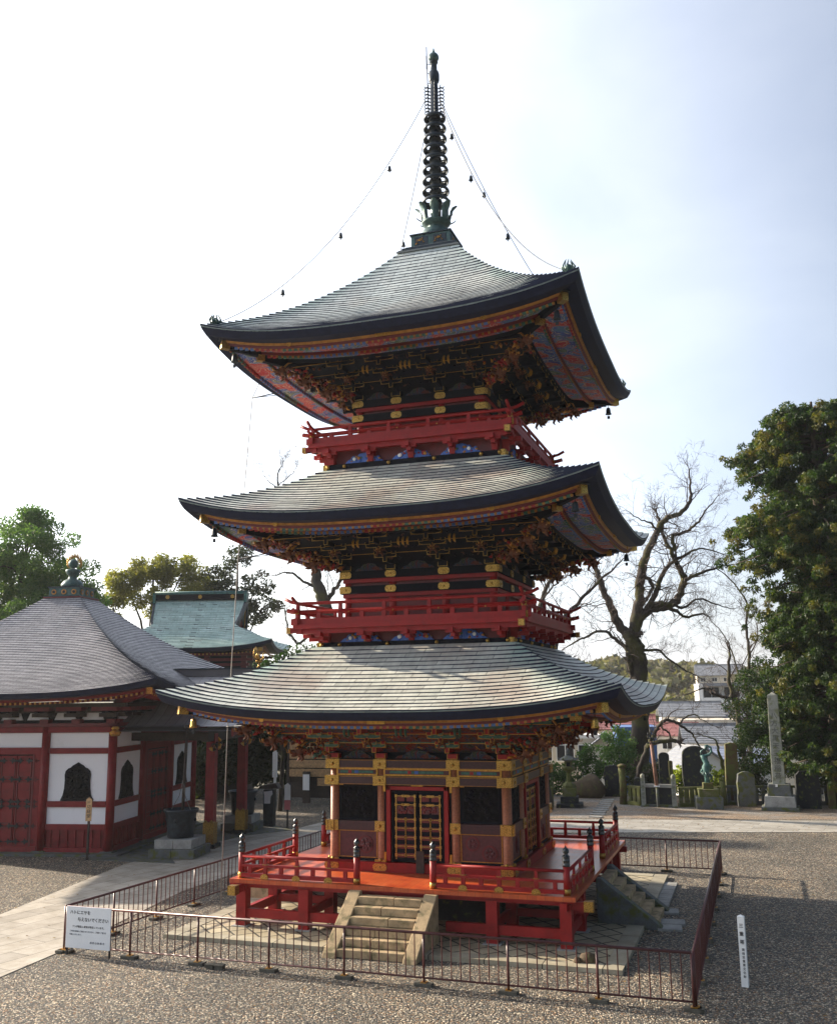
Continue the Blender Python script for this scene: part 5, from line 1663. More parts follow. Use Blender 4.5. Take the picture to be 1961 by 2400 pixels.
signpost((-10.65, 12.05, 0), 'black post with a white pointed board above a pink board', 'iron_black', 'white_paint', .25, 1.12, 1.80, .06, None, ('pink_paint', .38), top='iron_black')
m = MB(); m.box((0, 0, 1.05), (.34, .05, .75), 'sign_white'); m.box((0, .05, .8), (.4, .06, 1.5), 'dark_wood')
tag(m.build('paper_notice', M=T(-13.2, 19.2, .1)), 'narrow white paper notice fixed on dark boards below the plank rack', 'notice')
m = MB(); m.box((0, 0, .75), (.44, .40, 1.5), 'bronze_dark'); m.prism([(-.45, 0), (.45, 0), (.30, .22), (-.34, .12)], (0, .25, 1.55), (1, 0, 0), (0, 0, 1), (0, -1, 0), .5, 'dark_wood')
m.prism([(-.16, 0), (.10, 0), (.12, .28), (.20, .38), (.18, .52), (-.18, .48), (-.16, .34)], (-.02, -.205, .95), (1, 0, 0), (0, 0, 1), (0, -1, 0), .01, 'sign_white')
tag(m.build('roofed_box', M=T(-11.6, 12.3, 0) @ Rz(.2)), 'small dark roofed stand with a white paper sheet on its front', 'stand')
# rack of small wooden name planks
kb = empty('plank_rack', 'tall rack of rows of small tan wooden name planks behind the pagoda', 'board', (-13.05, 19.4, 0), .05)
m = MB()
for x in (-1.2, 1.25): m.box((x, .05, 1.75), (.14, .14, 3.5), 'dark_wood')
m.box((0, .08, 1.75), (2.45, .06, 2.4), 'dark_wood'); m.box((0, .04, .75), (2.45, .06, .7), 'dark_wood')
m.box((0, 0, 3.5), (2.9, .7, .08), 'dark_wood')
m.build('frame', kb)
rg = random.Random(11)
for r_ in range(5):
    m = MB(); z = 2.88 - r_ * .43; n = 34
    for i in range(n):
        if r_ == 4 and i < 22: continue
        x = -1.12 + 2.26 * i / (n - 1)
        m.box((x, -.01, z), (.058, .02, .36 + rg.uniform(-.01, .01)), 'wood_tan')
        for q in range(5): m.box((x + rg.uniform(-.006, .006), -.022, z + .13 - q * .065), (.026 + rg.uniform(-.006, .006), .006, .026), 'ink')
    m.build('plank_row', kb)
BR = {
  'zelkova': [
    [(1.29,32.54,-1.07,0.62),(1.56,31.95,2.47,0.596),(1.8,31.43,5.42,0.572),(1.85,31.19,6.83,0.548),(1.66,30.95,7.9,0.524),(1.54,30.7,8.48,0.5)],
    [(1.53,30.78,8.37,0.34),(0.92,30.72,9.1,0.299),(0.56,30.21,10.04,0.257),(0.16,29.62,11.2,0.216),(-0.11,29.75,12.2,0.174),(-0.19,29.52,13.14,0.133),(-0.4,29.5,14.37,0.091),(-0.48,29.21,15.56,0.05)],
    [(1.42,31.2,6.01,0.2),(1.32,30.62,7.3,0.173),(1.27,30.65,7.66,0.147),(0.82,30.71,8.15,0.12),(-0.05,30.32,8.75,0.093),(-1.26,30.2,8.3,0.067),(-2.11,30.15,7.84,0.04)],
    [(1.53,30.78,8.37,0.4),(1.93,30.91,9.56,0.364),(2.12,30.82,10.75,0.327),(2.32,30.46,12.03,0.291),(2.8,30.02,13.04,0.254),(3.31,30.28,14.25,0.218),(3.81,30.3,14.89,0.181),(4.74,30.71,15.38,0.145),(5.26,31.05,16.2,0.108),(5.28,31.09,16.95,0.072),(5.24,31.24,17.98,0.035)],
    [(1.6,30.76,8.6,0.34),(2.4,31.06,9.79,0.312),(3.11,31.18,10.14,0.284),(3.95,31.82,10.27,0.256),(4.46,32.12,11.25,0.228),(4.57,31.72,11.75,0.2),(4.25,31.15,12.49,0.172),(4.03,30.7,13.18,0.144),(3.7,30.86,13.83,0.116),(3.5,30.53,14.89,0.088),(3.35,30.49,15.38,0.06)],
    [(3.93,31.24,10.17,0.1),(4.48,31.48,9.98,0.08),(5.31,31.57,10.44,0.06),(6.42,31.9,10.06,0.04),(7.2,32.27,9.88,0.02)],
    [(2.54,30.85,9.77,0.16),(3.32,31.42,9.97,0.136),(3.98,31.83,9.85,0.112),(4.51,32.44,9.53,0.088),(5.43,33.02,9.7,0.064),(5.63,33.54,9.6,0.04)],
    [(4.59,31.21,11.52,0.14),(5.42,31.14,11.83,0.103),(6.46,31.73,12.2,0.067),(7.37,32.4,12.42,0.03)],
    [(2.49,30.81,9.89,0.2),(3.07,30.86,10.95,0.172),(3.46,30.99,11.91,0.143),(4.1,30.83,12.58,0.115),(4.79,31.27,12.96,0.087),(5.5,31.51,13.32,0.058),(6.62,31.76,13.04,0.03)],
    [(4.26,30.77,13.17,0.15),(4.18,30.88,14.04,0.124),(4.86,31.47,14.33,0.098),(5.61,31.27,14.87,0.072),(6.1,31.55,15.62,0.046),(6.73,31.55,16.31,0.02)],
    [(2.35,30.37,11.9,0.15),(2.89,30.5,11.28,0.125),(2.59,30.76,10.6,0.1)],
    [(3.32,30.22,14.36,0.09),(3.04,29.67,14.66,0.067),(2.48,29.53,14.92,0.043),(1.88,28.85,15.33,0.02)],
    [(1.92,31.08,7.54,0.1),(2.85,31.23,7.64,0.08),(3.68,31.98,6.93,0.06),(4.53,32.79,6.33,0.04),(5.19,33.09,5.97,0.02)],
  ],
  'right': [
    [(6.83,38.72,4.44,0.14),(6.43,38.35,4.83,0.113),(5.54,37.63,5.1,0.085),(5.19,37.52,5.49,0.057),(3.84,36.74,5.06,0.03)],
    [(6.73,38.64,4.7,0.16),(6.51,38.23,5.99,0.115),(6.63,38.04,7.66,0.07)],
    [(7.45,41.04,4.66,0.11),(7.78,40.22,7.44,0.094),(7.72,40.15,9.31,0.078),(7.88,39.78,10.62,0.062),(7.32,39.75,11.86,0.047),(6.23,39.5,12.98,0.031),(5.11,38.93,13.38,0.015)],
    [(7.78,40.61,7.45,0.05),(8.37,40.59,8.64,0.038),(8.44,40.56,9.58,0.027),(9.04,40.97,8.91,0.015)],
    [(7.05,40.59,6.26,0.05),(6.55,40.13,8.27,0.037),(5.62,39.9,9.77,0.025),(4.92,39.46,10.85,0.012)],
    [(7.21,40.57,6.66,0.04),(8.09,40.74,8.25,0.026),(8.61,40.67,8.37,0.012)],
  ],
  'back': [
    [(-1.91,20.41,5.98,0.12),(-1.59,20.34,8.97,0.098),(-1.23,20.27,10.06,0.075),(-0.58,20.3,11.25,0.052),(-0.36,19.83,11.89,0.03)],
    [(-1.15,20.67,5.97,0.1),(-0.61,20.44,8.44,0.084),(0.18,20.13,9.29,0.068),(0.99,20.33,10.17,0.052),(1.78,20.58,10.86,0.036),(2.53,20.33,11.49,0.02)],
    [(-1.38,19.91,9.43,0.05),(-0.85,19.91,10.21,0.033),(-0.37,20.15,10.61,0.015)],
  ],
  'plum': [
    [(1.99,26.97,1.16,0.13),(2.49,27.07,2.48,0.118),(2.86,27.28,3.09,0.105),(3.19,26.87,3.64,0.092),(3.58,26.58,3.87,0.08),(4.15,26.96,3.68,0.068),(4.69,27.64,3.17,0.055),(4.97,27.61,2.73,0.042),(5.15,27.74,2.2,0.03)],
    [(2.51,26.88,2.53,0.12),(2.97,26.84,2.76,0.11),(3.96,27.05,2.8,0.1)],
    [(3.32,26.93,3.72,0.05),(3.36,26.89,3.42,0.05),(3.63,27.1,3.23,0.05),(3.68,27.03,2.8,0.05)],
    [(4.13,27.21,3.67,0.05),(4.75,27.57,4.14,0.037),(5.27,27.39,3.88,0.023),(5.92,27.74,3.52,0.01)],
    [(3.55,26.98,3.85,0.04),(3.94,26.85,4.34,0.025),(4.81,26.89,4.42,0.01)],
    [(6.24,28.5,0.75,0.12),(6.13,28.08,1.57,0.095),(6.01,27.65,2.21,0.07),(5.89,27.43,2.83,0.045),(5.22,27.32,3.09,0.02)],
  ],
  'left': [
    [(-18.49,33.68,8.13,0.45),(-18.49,32.96,11.06,0.41),(-18.77,32.43,12.52,0.37),(-18.91,32.49,13.47,0.33),(-19.11,32.26,14.02,0.29),(-19.51,32.2,15.17,0.25)],
    [(-18.55,33.09,11.07,0.2),(-17.8,32.99,12.16,0.153),(-17.46,33.13,12.72,0.107),(-16.8,33.49,13.67,0.06)],
    [(-18.74,32.81,12.18,0.12),(-19.66,32.15,12.72,0.09),(-20.37,31.48,13.24,0.06),(-21.27,31.23,13.08,0.03)],
    [(-18.69,33.18,10.34,0.12),(-20.33,33.2,8.71,0.097),(-21.11,33.08,9.48,0.073),(-21.15,32.62,10.39,0.05)],
    [(-18.91,32.49,13.47,0.12),(-18.15,32.83,14.42,0.09),(-17.42,33.02,15.35,0.06)],
    [(-19.41,32.0,15.13,0.12),(-20.3,31.24,16.78,0.095),(-20.66,30.45,18.56,0.07),(-20.59,30.09,19.62,0.045),(-20.39,30.29,20.22,0.02)],
    [(-20.84,30.82,18.65,0.04),(-21.53,30.32,19.37,0.025),(-21.65,30.14,19.72,0.01)],
    [(-20.85,30.75,19.02,0.04),(-19.94,30.84,19.73,0.025),(-19.89,31.15,20.08,0.01)],
  ],
  'misc': [
    [(-34.05,34.68,8.91,0.18),(-33.81,33.96,10.84,0.147),(-33.69,34.21,11.7,0.115),(-33.37,34.37,13.13,0.082),(-32.02,35.02,14.28,0.05)],
    [(-27.59,36.89,8.83,0.25),(-27.44,36.78,11.66,0.15),(-27.34,36.43,15.5,0.05)],
    [(-1.15,33.54,0.58,0.12),(-0.97,33.65,1.38,0.093),(-0.47,33.96,2.17,0.067),(0.19,34.09,3.38,0.04)],
  ],
}
# ================================================================== trees
def leaf_mesh(name, parent, clumps, n_per, size, mats, aspect=1.6, droop=0.0, seed=0, flat=0.0, kind=None):
    """clumps: (x, y, z, radius, material index); every leaf is its own small face"""
    rng = np.random.default_rng(seed)
    V = []; Mi = []
    for (cx, cy, cz, r, mi) in clumps:
        n = max(4, int(n_per * (r ** 2)))
        d = rng.normal(size=(n, 3)); d /= np.linalg.norm(d, axis=1)[:, None]
        rad = r * (0.25 + 0.75 * rng.random(n) ** 0.5)
        p = d * rad[:, None]; p[:, 2] *= 0.75
        p += np.array([cx, cy, cz])
        a = rng.normal(size=(n, 3)) + d * 0.8; a[:, 2] -= droop
        a /= np.linalg.norm(a, axis=1)[:, None]
        b = np.cross(a, rng.normal(size=(n, 3))); b /= np.linalg.norm(b, axis=1)[:, None] + 1e-9
        s = size * (0.6 + 0.8 * rng.random(n))[:, None]
        a = a * s * aspect * .5; b = b * s * .5
        V.append(np.stack([p - a, p - b * .9 + a * .1, p + a, p + b * .9 + a * .1], 1).reshape(-1, 3))
        Mi.append(np.full(n, mi))
    V = np.concatenate(V); Mi = np.concatenate(Mi).astype(np.int32); n = len(Mi)
    me = bpy.data.meshes.new(name)
    me.vertices.add(4 * n); me.vertices.foreach_set('co', V.ravel().astype(np.float32))
    me.loops.add(4 * n); me.loops.foreach_set('vertex_index', np.arange(4 * n, dtype=np.int32))
    me.polygons.add(n); me.polygons.foreach_set('loop_start', np.arange(0, 4 * n, 4, dtype=np.int32)); me.polygons.foreach_set('loop_total', np.full(n, 4, dtype=np.int32))
    for m in mats: me.materials.append(MAT[m])
    me.polygons.foreach_set('material_index', Mi)
    me.update(); me.validate()
    o = bpy.data.objects.new(name, me); COL.objects.link(o)
    if parent: o.parent = parent
    if kind: o['kind'] = kind
    return o
def branches(mb, p, dirv, ln, r, rg, depth, m, nch=3, wob=.35, up=.06, rmin=.006):
    n = 5; pts = [Vector(p)]; rs = [r]; d = Vector(dirv).normalized()
    for i in range(n):
        d = (d + Vector((rg.uniform(-1, 1), rg.uniform(-1, 1), rg.uniform(-1, 1))) * wob + Vector((0, 0, up))).normalized()
        pts.append(pts[-1] + d * ln / n); rs.append(max(rmin * .6, r * (1 - (i + 1) / n * .72)))
    mb.tube(pts, rs, m, 5 if r > .03 else 3, cap=False)
    if depth <= 0: return
    for _ in range(nch):
        f = rg.uniform(.25, 1.0); i = min(n - 1, int(f * n)); q = pts[i].lerp(pts[i + 1], f * n - i if f < 1 else 1)
        t = (pts[i + 1] - pts[i]).normalized(); s = t.orthogonal().normalized()
        s.rotate(Matrix.Rotation(rg.uniform(0, 2 * PI), 3, t))
        nd = (t * rg.uniform(.45, .9) + s * rg.uniform(.5, .9) + Vector((0, 0, .15))).normalized()
        branches(mb, q, nd, ln * rg.uniform(.45, .72), max(rmin, rs[i] * .6), rg, depth - 1, m, nch, wob, up, rmin)
def bare_tree(name, label, cat, limbs, m, seed, twig_len=2.4, dens=1.6, depth=2, group=None, mult=1.0, min_t=0.0, twm='bark_twig', up=.06):
    root = empty(name, label, cat, (limbs[0][0][0], limbs[0][0][1], 0), 0, group)
    inv = T(-root.location.x, -root.location.y, 0)
    rg = random.Random(seed)
    tr = MB(); tr.M = inv; tw = MB(); tw.M = inv
    for li, L in enumerate(limbs):
        pts = [Vector(q[:3]) for q in L]; rs = [q[3] * mult for q in L]
        # smooth the polyline
        P, Q = [], []
        for i in range(len(pts) - 1):
            p0 = pts[max(i - 1, 0)]; p1 = pts[i]; p2 = pts[i + 1]; p3 = pts[min(i + 2, len(pts) - 1)]
            for k in range(5):
                t = k / 5
                P.append(.5 * ((2 * p1) + (p2 - p0) * t + (2 * p0 - 5 * p1 + 4 * p2 - p3) * t * t + (3 * p1 - p0 - 3 * p2 + p3) * t ** 3) + Vector((rg.uniform(-1, 1), rg.uniform(-1, 1), rg.uniform(-1, 1))) * (rs[i] * .16 + .03))
                Q.append((rs[i] + (rs[i + 1] - rs[i]) * t) * rg.uniform(.93, 1.08))
        P.append(pts[-1]); Q.append(rs[-1])
        tr.tube(P, Q, m, 10 if rs[0] > .15 else 6)
        for i in range(1, len(P)):
            if Q[i] > .30 or (li == 0 and min_t and i < min_t * len(P)): continue
            seg = (P[i] - P[i - 1]).length
            k = seg * dens
            k = int(k) + (rg.random() < k - int(k))
            for _ in range(k):
                t = (P[i] - P[i - 1]).normalized(); s = t.orthogonal().normalized(); s.rotate(Matrix.Rotation(rg.uniform(0, 2 * PI), 3, t))
                nd = (t * .5 + s * .8 + Vector((0, 0, .25))).normalized()
                branches(tw, P[i], nd, twig_len * rg.uniform(.5, 1.15), min(.04, max(.012, Q[i] * .35)), rg, depth, twm, 3, .35, up)
        for _ in range(3):
            t = (P[-1] - P[-2]).normalized()
            branches(tw, P[-1], t, twig_len * rg.uniform(.3, .55), max(.012, Q[-1] * .8), rg, depth, twm, 3, .35, up)
    tr.build('trunk', root); tw.build('twigs', root)
    return root
bare_tree('bare_tree', 'large bare tree with a thick forked mossy trunk, right of the pagoda', 'tree', BR['zelkova'], 'bark_dark', 4, 1.55, 3.4, 3, mult=.86, up=-.02)
BR['right'][0] = [(7.3, 38.9, -3, .2)] + BR['right'][0]
BR['right'][1] = [(6.9, 38.8, 4.3, .17)] + BR['right'][1]
bare_tree('bare_tree', 'mossy bare tree with a bent horizontal limb, just left of the evergreen', 'tree', BR['right'][:2], 'bark_dark', 5, 1.6, 1.6, 2)
BR['right'][2] = [(7.4, 41.0, -4, .16)] + BR['right'][2]
bare_tree('bare_tree', 'slender bare tree with upright whippy branches between the big bare tree and the evergreen', 'tree', BR['right'][2:], 'bark_dark', 6, 1.9, 2.8, 3)
BR['back'][0] = [(-1.5, 20.6, 0, .22), (-1.7, 20.5, 3.5, .18)] + BR['back'][0]
BR['back'][1] = [(-1.6, 20.5, 3.6, .14)] + BR['back'][1]
bare_tree('bare_tree', 'bare tree whose thin branches rise from behind the right side of the pagoda', 'tree', BR['back'], 'bark_dark', 7, 1.9, 3.6, 3, min_t=.6, mult=1.35)
BR['left'][0] = [(-18.5, 33.7, -3, .55)] + BR['left'][0]
bare_tree('bare_tree', 'bare tree seen behind the left of the pagoda between the two lower roofs', 'tree', BR['left'], 'bark_dark', 8, 2.2, 3.0, 3)
BR['plum'][0] = [(1.9, 27.0, 0, .16)] + BR['plum'][0]
bare_tree('crooked_tree', 'crooked bare tree leaning over the stone fence, propped by the brown pole', 'tree', BR['plum'][:5], 'bark_dark', 9, 1.0, 2.4, 2)
BR['plum'][5] = [(6.2, 28.6, 0, .15)] + BR['plum'][5]
bare_tree('mossy_tree', 'small mossy bare tree between the tall black stele and the brown one', 'tree', BR['plum'][5:], 'stone_mossy', 10, .8, 2.5, 2)
_x = 0
lt = bare_tree('leaning_tree', 'small dark leaning tree with sparse green leaves beyond the boulder', 'tree', [[(-1.2, 33.5, -.6, .14)] + BR['misc'][2] + [(.5, 34.2, 4.0, .03)]], 'bark_dark', 11, 1.2, 1.4, 2)

def crown_clumps(c, rx, ry, rz, n, cr, seed, mats=1, shell=.55):
    rg = random.Random(seed); out = []
    for _ in range(n):
        while True:
            v = Vector((rg.uniform(-1, 1), rg.uniform(-1, 1), rg.uniform(-.8, 1)))
            if shell < v.length < 1.0: break
        out.append((c[0] + v.x * rx, c[1] + v.y * ry, c[2] + v.z * rz, cr * rg.uniform(.55, 1.25), rg.randrange(mats)))
    return out
def leafy_tree(name, label, base, lumps, mat, seed, n_per=150, size=.16, trunk_r=.3, bark_='bark_dark', cr=.8, group=None, zb=0.0, aspect=1.5):
    """lumps: (dx, dy, z, rx, rz, count)"""
    root = empty(name, label, 'tree', (base[0], base[1], 0), 0, group)
    rg = random.Random(seed)
    tr = MB(); cl = []
    top = max(l[2] for l in lumps)
    tr.tube([(0, 0, zb), (.1, .05, zb + (top - zb) * .35), (-.05, 0, zb + (top - zb) * .7), (0, 0, top)], [trunk_r, trunk_r * .8, trunk_r * .55, trunk_r * .2], bark_, 9)
    for i, (dx, dy, z, rx, rz_, n) in enumerate(lumps):
        z0 = zb + (z - zb) * .5
        tr.tube([(0, 0, z0), (dx * .4, dy * .4, z0 + (z - z0) * .6), (dx, dy, z)], [trunk_r * .45, trunk_r * .3, .04], bark_, 6)
        cc_ = crown_clumps((dx, dy, z), rx, rx, rz_, n, cr, seed * 10 + i)
        for c in cc_[::2]:
            tr.tube([(dx * .9, dy * .9, z - rz_ * .3), ((dx + c[0]) / 2 + rg.uniform(-.2, .2), (dy + c[1]) / 2, (z + c[2]) / 2 - .1), c[:3]], [.06, .035, .012], bark_, 4)
        cl += cc_
    tr.build('trunk', root)
    leaf_mesh('crown', root, cl, n_per, size, [mat] if isinstance(mat, str) else mat, aspect, seed=seed)
    return root
leafy_tree('camphor_tree', 'big round green tree behind the hall at the left edge', (-30.8, 18.8), [(0, 0, 13.2, 2.9, 2.6, 60), (-2.4, -.5, 11.8, 2.6, 2.2, 36), (2.2, .4, 11.6, 2.2, 1.9, 30), (3.2, .8, 10.2, 1.4, 1.2, 14), (0.4, 0, 10.0, 3.2, 1.8, 34), (-4.4, -1.5, 10.4, 2.4, 2.0, 26)], 'leaf_camphor', 21, 800, .10, .5, cr=.75)
leafy_tree('golden_tree', 'yellow-green tree behind the green copper roof', (-32.6, 34.2), [(0, 0, 14.3, 1.9, 1.1, 26), (-1.9, -.6, 13.4, 1.4, 1.1, 18), (2.0, .7, 14.2, 1.6, 1.0, 18), (-2.9, -1.0, 11.6, 1.3, 1.1, 14), (3.0, 1, 12.9, 1.5, 1.0, 14), (.2, 0, 12.0, 1.8, 1.0, 12)], 'leaf_gold', 22, 620, .115, .3, cr=.70)
leafy_tree('dark_evergreen', 'dark sparse evergreen right of the yellow-green tree and above the green roof', (-27.1, 36.6), [(0, 0, 15.2, .9, .9, 12), (-1.2, -.4, 13.6, 1.4, .9, 16), (1.3, .5, 13.3, 1.3, .9, 14), (0, 0, 12.0, 2.0, .9, 20), (1.7, .6, 11.6, 1.4, .9, 12), (.4, 0, 10.6, 2.1, .8, 16)], 'leaf_dark', 23, 480, .12, .28, cr=.52)
# cedar on the right, drooping boughs
def cedar(name, label, base, zt, profile, seed, mats, nb=150, n_per=200, size=.15, trunk_r=.55, zb=0.0):
    root = empty(name, label, 'tree', (base[0], base[1], 0)); rg = random.Random(seed)
    tr = MB(); cl = []
    tr.tube([(0, 0, zb), (.06, 0, zt * .4), (-.05, 0, zt * .75), (0, 0, zt)], [trunk_r, trunk_r * .75, trunk_r * .45, .06], 'bark_cedar', 12)
    def rad(z):
        for (z0, r0), (z1, r1) in zip(profile[:-1], profile[1:]):
            if z0 <= z <= z1: return r0 + (r1 - r0) * (z - z0) / (z1 - z0)
        return .5
    for i in range(nb):
        z = profile[0][0] + (profile[-1][0] - profile[0][0]) * (i + rg.random()) / nb
        a = rg.uniform(0, 2 * PI); R = rad(z) * rg.uniform(.60, 1.16)
        zz = z - .3
        p0 = Vector((0, 0, zz + .15 * R)); p1 = Vector((math.cos(a) * R * .55, math.sin(a) * R * .55, zz + .22 * R)); p2 = Vector((math.cos(a) * R, math.sin(a) * R, zz + .08 * R))
        tr.tube([p0, p1, p2], [.075, .05, .015], 'bark_cedar', 5)
        k = int(4 + R * 3.4)
        for j in range(k):
            f = rg.uniform(.35, 1.0)
            q = p0.lerp(p1, f * 2) if f < .5 else p1.lerp(p2, f * 2 - 1)
            w_ = .38 + .45 * f
            mi = 1 if (f > .8 and rg.random() < .25 + .5 * max(0, (z / zt - .45))) else 0
            cl.append((q.x + rg.uniform(-w_, w_), q.y + rg.uniform(-w_, w_), q.z + rg.uniform(-.55, .25), rg.uniform(.14, .40), mi))
    tr.build('trunk', root)
    leaf_mesh('crown', root, cl, n_per, size, mats, 2.8, .6, seed)
    return root
cedar('cedar_tree', 'huge dark green cedar with drooping boughs and brownish tips at the right edge', (11.6, 24.6), 19.4,
      [(1.5, 2.8), (4, 3.1), (6.5, 2.7), (8, 2.9), (9.8, 3.7), (12, 4.4), (13.4, 4.4), (14.6, 3.3), (15.8, 3.7), (17.4, 3.3), (18.6, 2.3), (19.2, 1.0)], 31, ['leaf_cedar', 'leaf_cedar_tip'], 290, 1000, .075, .6)
cedar('cedar_tree', 'second cedar, partly outside the right edge, behind the large one', (15.2, 27.5), 20.5, [(2, 3.4), (8, 3.4), (13, 3.8), (18, 2.6), (20, .8)], 32, ['leaf_cedar', 'leaf_cedar_tip'], 110, 320, .12, .5)
leafy_tree('dark_evergreen', 'dark bushy evergreen filling the foot of the cedar, left of the obelisk', (8.6, 28.0), [(0, 0, 5.6, 1.5, 1.3, 26), (-.9, 0, 3.9, 1.2, 1.3, 22), (1.0, 0, 4.2, 1.6, 1.4, 24), (0, -.3, 2.3, 1.9, 1.3, 30), (2.4, 0, 2.6, 1.6, 1.5, 24)], 'leaf_cedar', 33, 800, .08, .25, cr=.55)
leafy_tree('dark_evergreen', 'dark bushy evergreen behind the obelisk and the black stele at the right edge', (12.2, 27.0), [(0, 0, 5.0, 1.8, 1.6, 26), (-1.2, 0, 3.2, 1.7, 1.3, 24), (1.4, 0, 3.2, 1.7, 1.4, 24), (0, -.3, 1.6, 2.2, 1.1, 26)], 'leaf_cedar', 34, 800, .08, .25, cr=.6)
leafy_tree('small_tree', 'small green tree behind the gilt bird and the left end of the lowest roof', (-13.6, 17.2), [(0, 0, 6.7, 1.0, .8, 16), (1.1, .3, 7.2, .8, .6, 10), (-.9, 0, 6.2, .8, .7, 10), (.4, 0, 5.4, 1.2, .8, 12)], 'leaf_shrub', 24, 420, .10, .12, cr=.4)
for j, (x, y, z, lab) in enumerate([(-20.5, 21.0, 4.6, 'dark leafy tree in the shade behind the porch of the hall'), (-16.4, 23.6, 4.9, 'dark leafy tree behind the white signposts, beyond the porch'), (-12.3, 25.2, 4.6, 'dark leafy tree behind the rack of name planks'), (-7.8, 27.4, 4.4, 'dark leafy tree hidden mostly behind the ground storey of the pagoda')]):
    leafy_tree('dark_tree', lab, (x, y), [(0, 0, z, 2.2, 1.5, 26), (-1.6, 0, z - 1.4, 1.9, 1.5, 20), (1.7, .2, z - 1.5, 1.9, 1.5, 20), (0, -.5, z - 2.9, 2.6, 1.4, 30)], 'leaf_dark', 40 + j, 260, .17, .25, cr=.85)

# shrubs of the monument yard
def shrub(name, label, c, rx, rz_, mat, seed, n=26, cr=.32, n_per=700, size=.09):
    root = empty(name, label, 'shrub', (c[0], c[1], 0)); tr = MB(); rg = random.Random(seed)
    cl = crown_clumps((0, 0, c[2]), rx, rx * .7, rz_, n, cr, seed, shell=.3)
    for q in cl[::3]: tr.tube([(rg.uniform(-.1, .1), 0, 0), (q[0] * .5, q[1] * .5, q[2] * .6), q[:3]], [.03, .02, .008], 'bark_dark', 4)
    tr.build('stems', root); leaf_mesh('foliage', root, cl, n_per, size, [mat], 1.6, seed=seed)
    return root
shrub('shrub', 'dark green clipped bush between the pagoda body and the stone lantern', (-2.6, 27.4, .8), 1.5, .8, 'leaf_shrub', 50, 40, .38)
shrub('shrub', 'green bush right behind the stone lantern', (-.9, 28.0, 1.3), 1.0, 1.1, 'leaf_shrub', 51, 34, .36)
shrub('shrub', 'glossy green bush above the dark stele, left of the big trunk', (.6, 30.4, 1.9), 1.1, 1.5, 'leaf_camphor', 52, 44, .4)
shrub('shrub', 'dark bush at the foot of the big bare tree', (1.9, 29.4, .6), 1.2, .8, 'leaf_dark', 53, 30, .36)
shrub('shrub', 'bright yellow-green bush behind the stone fence, left of the tall black stele', (4.05, 27.6, .75), .62, .75, 'leaf_yellow', 54, 30, .26)
shrub('shrub', 'bright yellow-green bush behind the stone fence, right of the tall black stele', (5.8, 28.0, .75), .65, .75, 'leaf_yellow', 55, 30, .26)
shrub('shrub', 'red-leaved little bush beside the yellow-green one by the fence', (3.65, 26.2, .9), .28, .35, 'leaf_red', 57, 10, .14, 900, .06)
shrub('shrub', 'low dark bush behind the fence, between the arched steles and the houses', (2.9, 28.6, .9), 1.0, .9, 'leaf_dark', 61, 34, .34)
shrub('shrub', 'low dark bush right of the tall black stele, below the blue-roofed house', (7.4, 29.5, .8), 1.1, 1.0, 'leaf_dark', 62, 36, .36)
# ================================================================== monuments in the yard
def bevel(o, w=.02):
    b = o.modifiers.new('bevel', 'BEVEL'); b.width = w; b.segments = 2; b.limit_method = 'ANGLE'; return o
# stone lantern
ln = empty('stone_lantern', 'mossy stone lantern on a square base, right of the pagoda body', 'lantern', (-.71, 21.9, 0), .15)
m = MB(); m.box((0, 0, .1), (1.25, 1.1, .2), 'stone_black'); m.box((0, 0, .34), (.85, .85, .34), 'stone_black'); m.box((0, 0, .70), (.66, .66, .40), 'stone_mossy'); bevel(m.build('base', ln), .03)
m = MB(); m.lathe([(.30, .88), (.33, .98), (.24, 1.10), (.14, 1.16), (.12, 1.22), (.11, 1.55), (.15, 1.62), (.28, 1.70), (.34, 1.80), (.30, 1.86)], 'stone_mossy', n=6, smooth=False); m.build('shaft', ln)
m = MB(); m.lathe([(.17, 1.85), (.19, 2.12), (.16, 2.14)], 'stone_mossy', n=6, smooth=False); m.box((0, -.17, 1.98), (.16, .05, .18), 'interior_dark'); m.build('fire_box', ln)
m = MB(); m.lathe([(.20, 2.12), (.46, 2.16), (.48, 2.20), (.34, 2.27), (.18, 2.36), (.10, 2.40)], 'granite_dark', n=6, smooth=False)
for q in range(6):
    a = q * PI / 3; m.ball((.47 * math.cos(a), .47 * math.sin(a), 2.24), .055, 'granite_dark', 6)
m.build('cap', ln)
m = MB(); m.lathe([(.08, 2.38), (.12, 2.44), (.06, 2.48), (.11, 2.56), (.09, 2.64), (.02, 2.74)], 'granite_dark', n=10); m.build('jewel', ln)

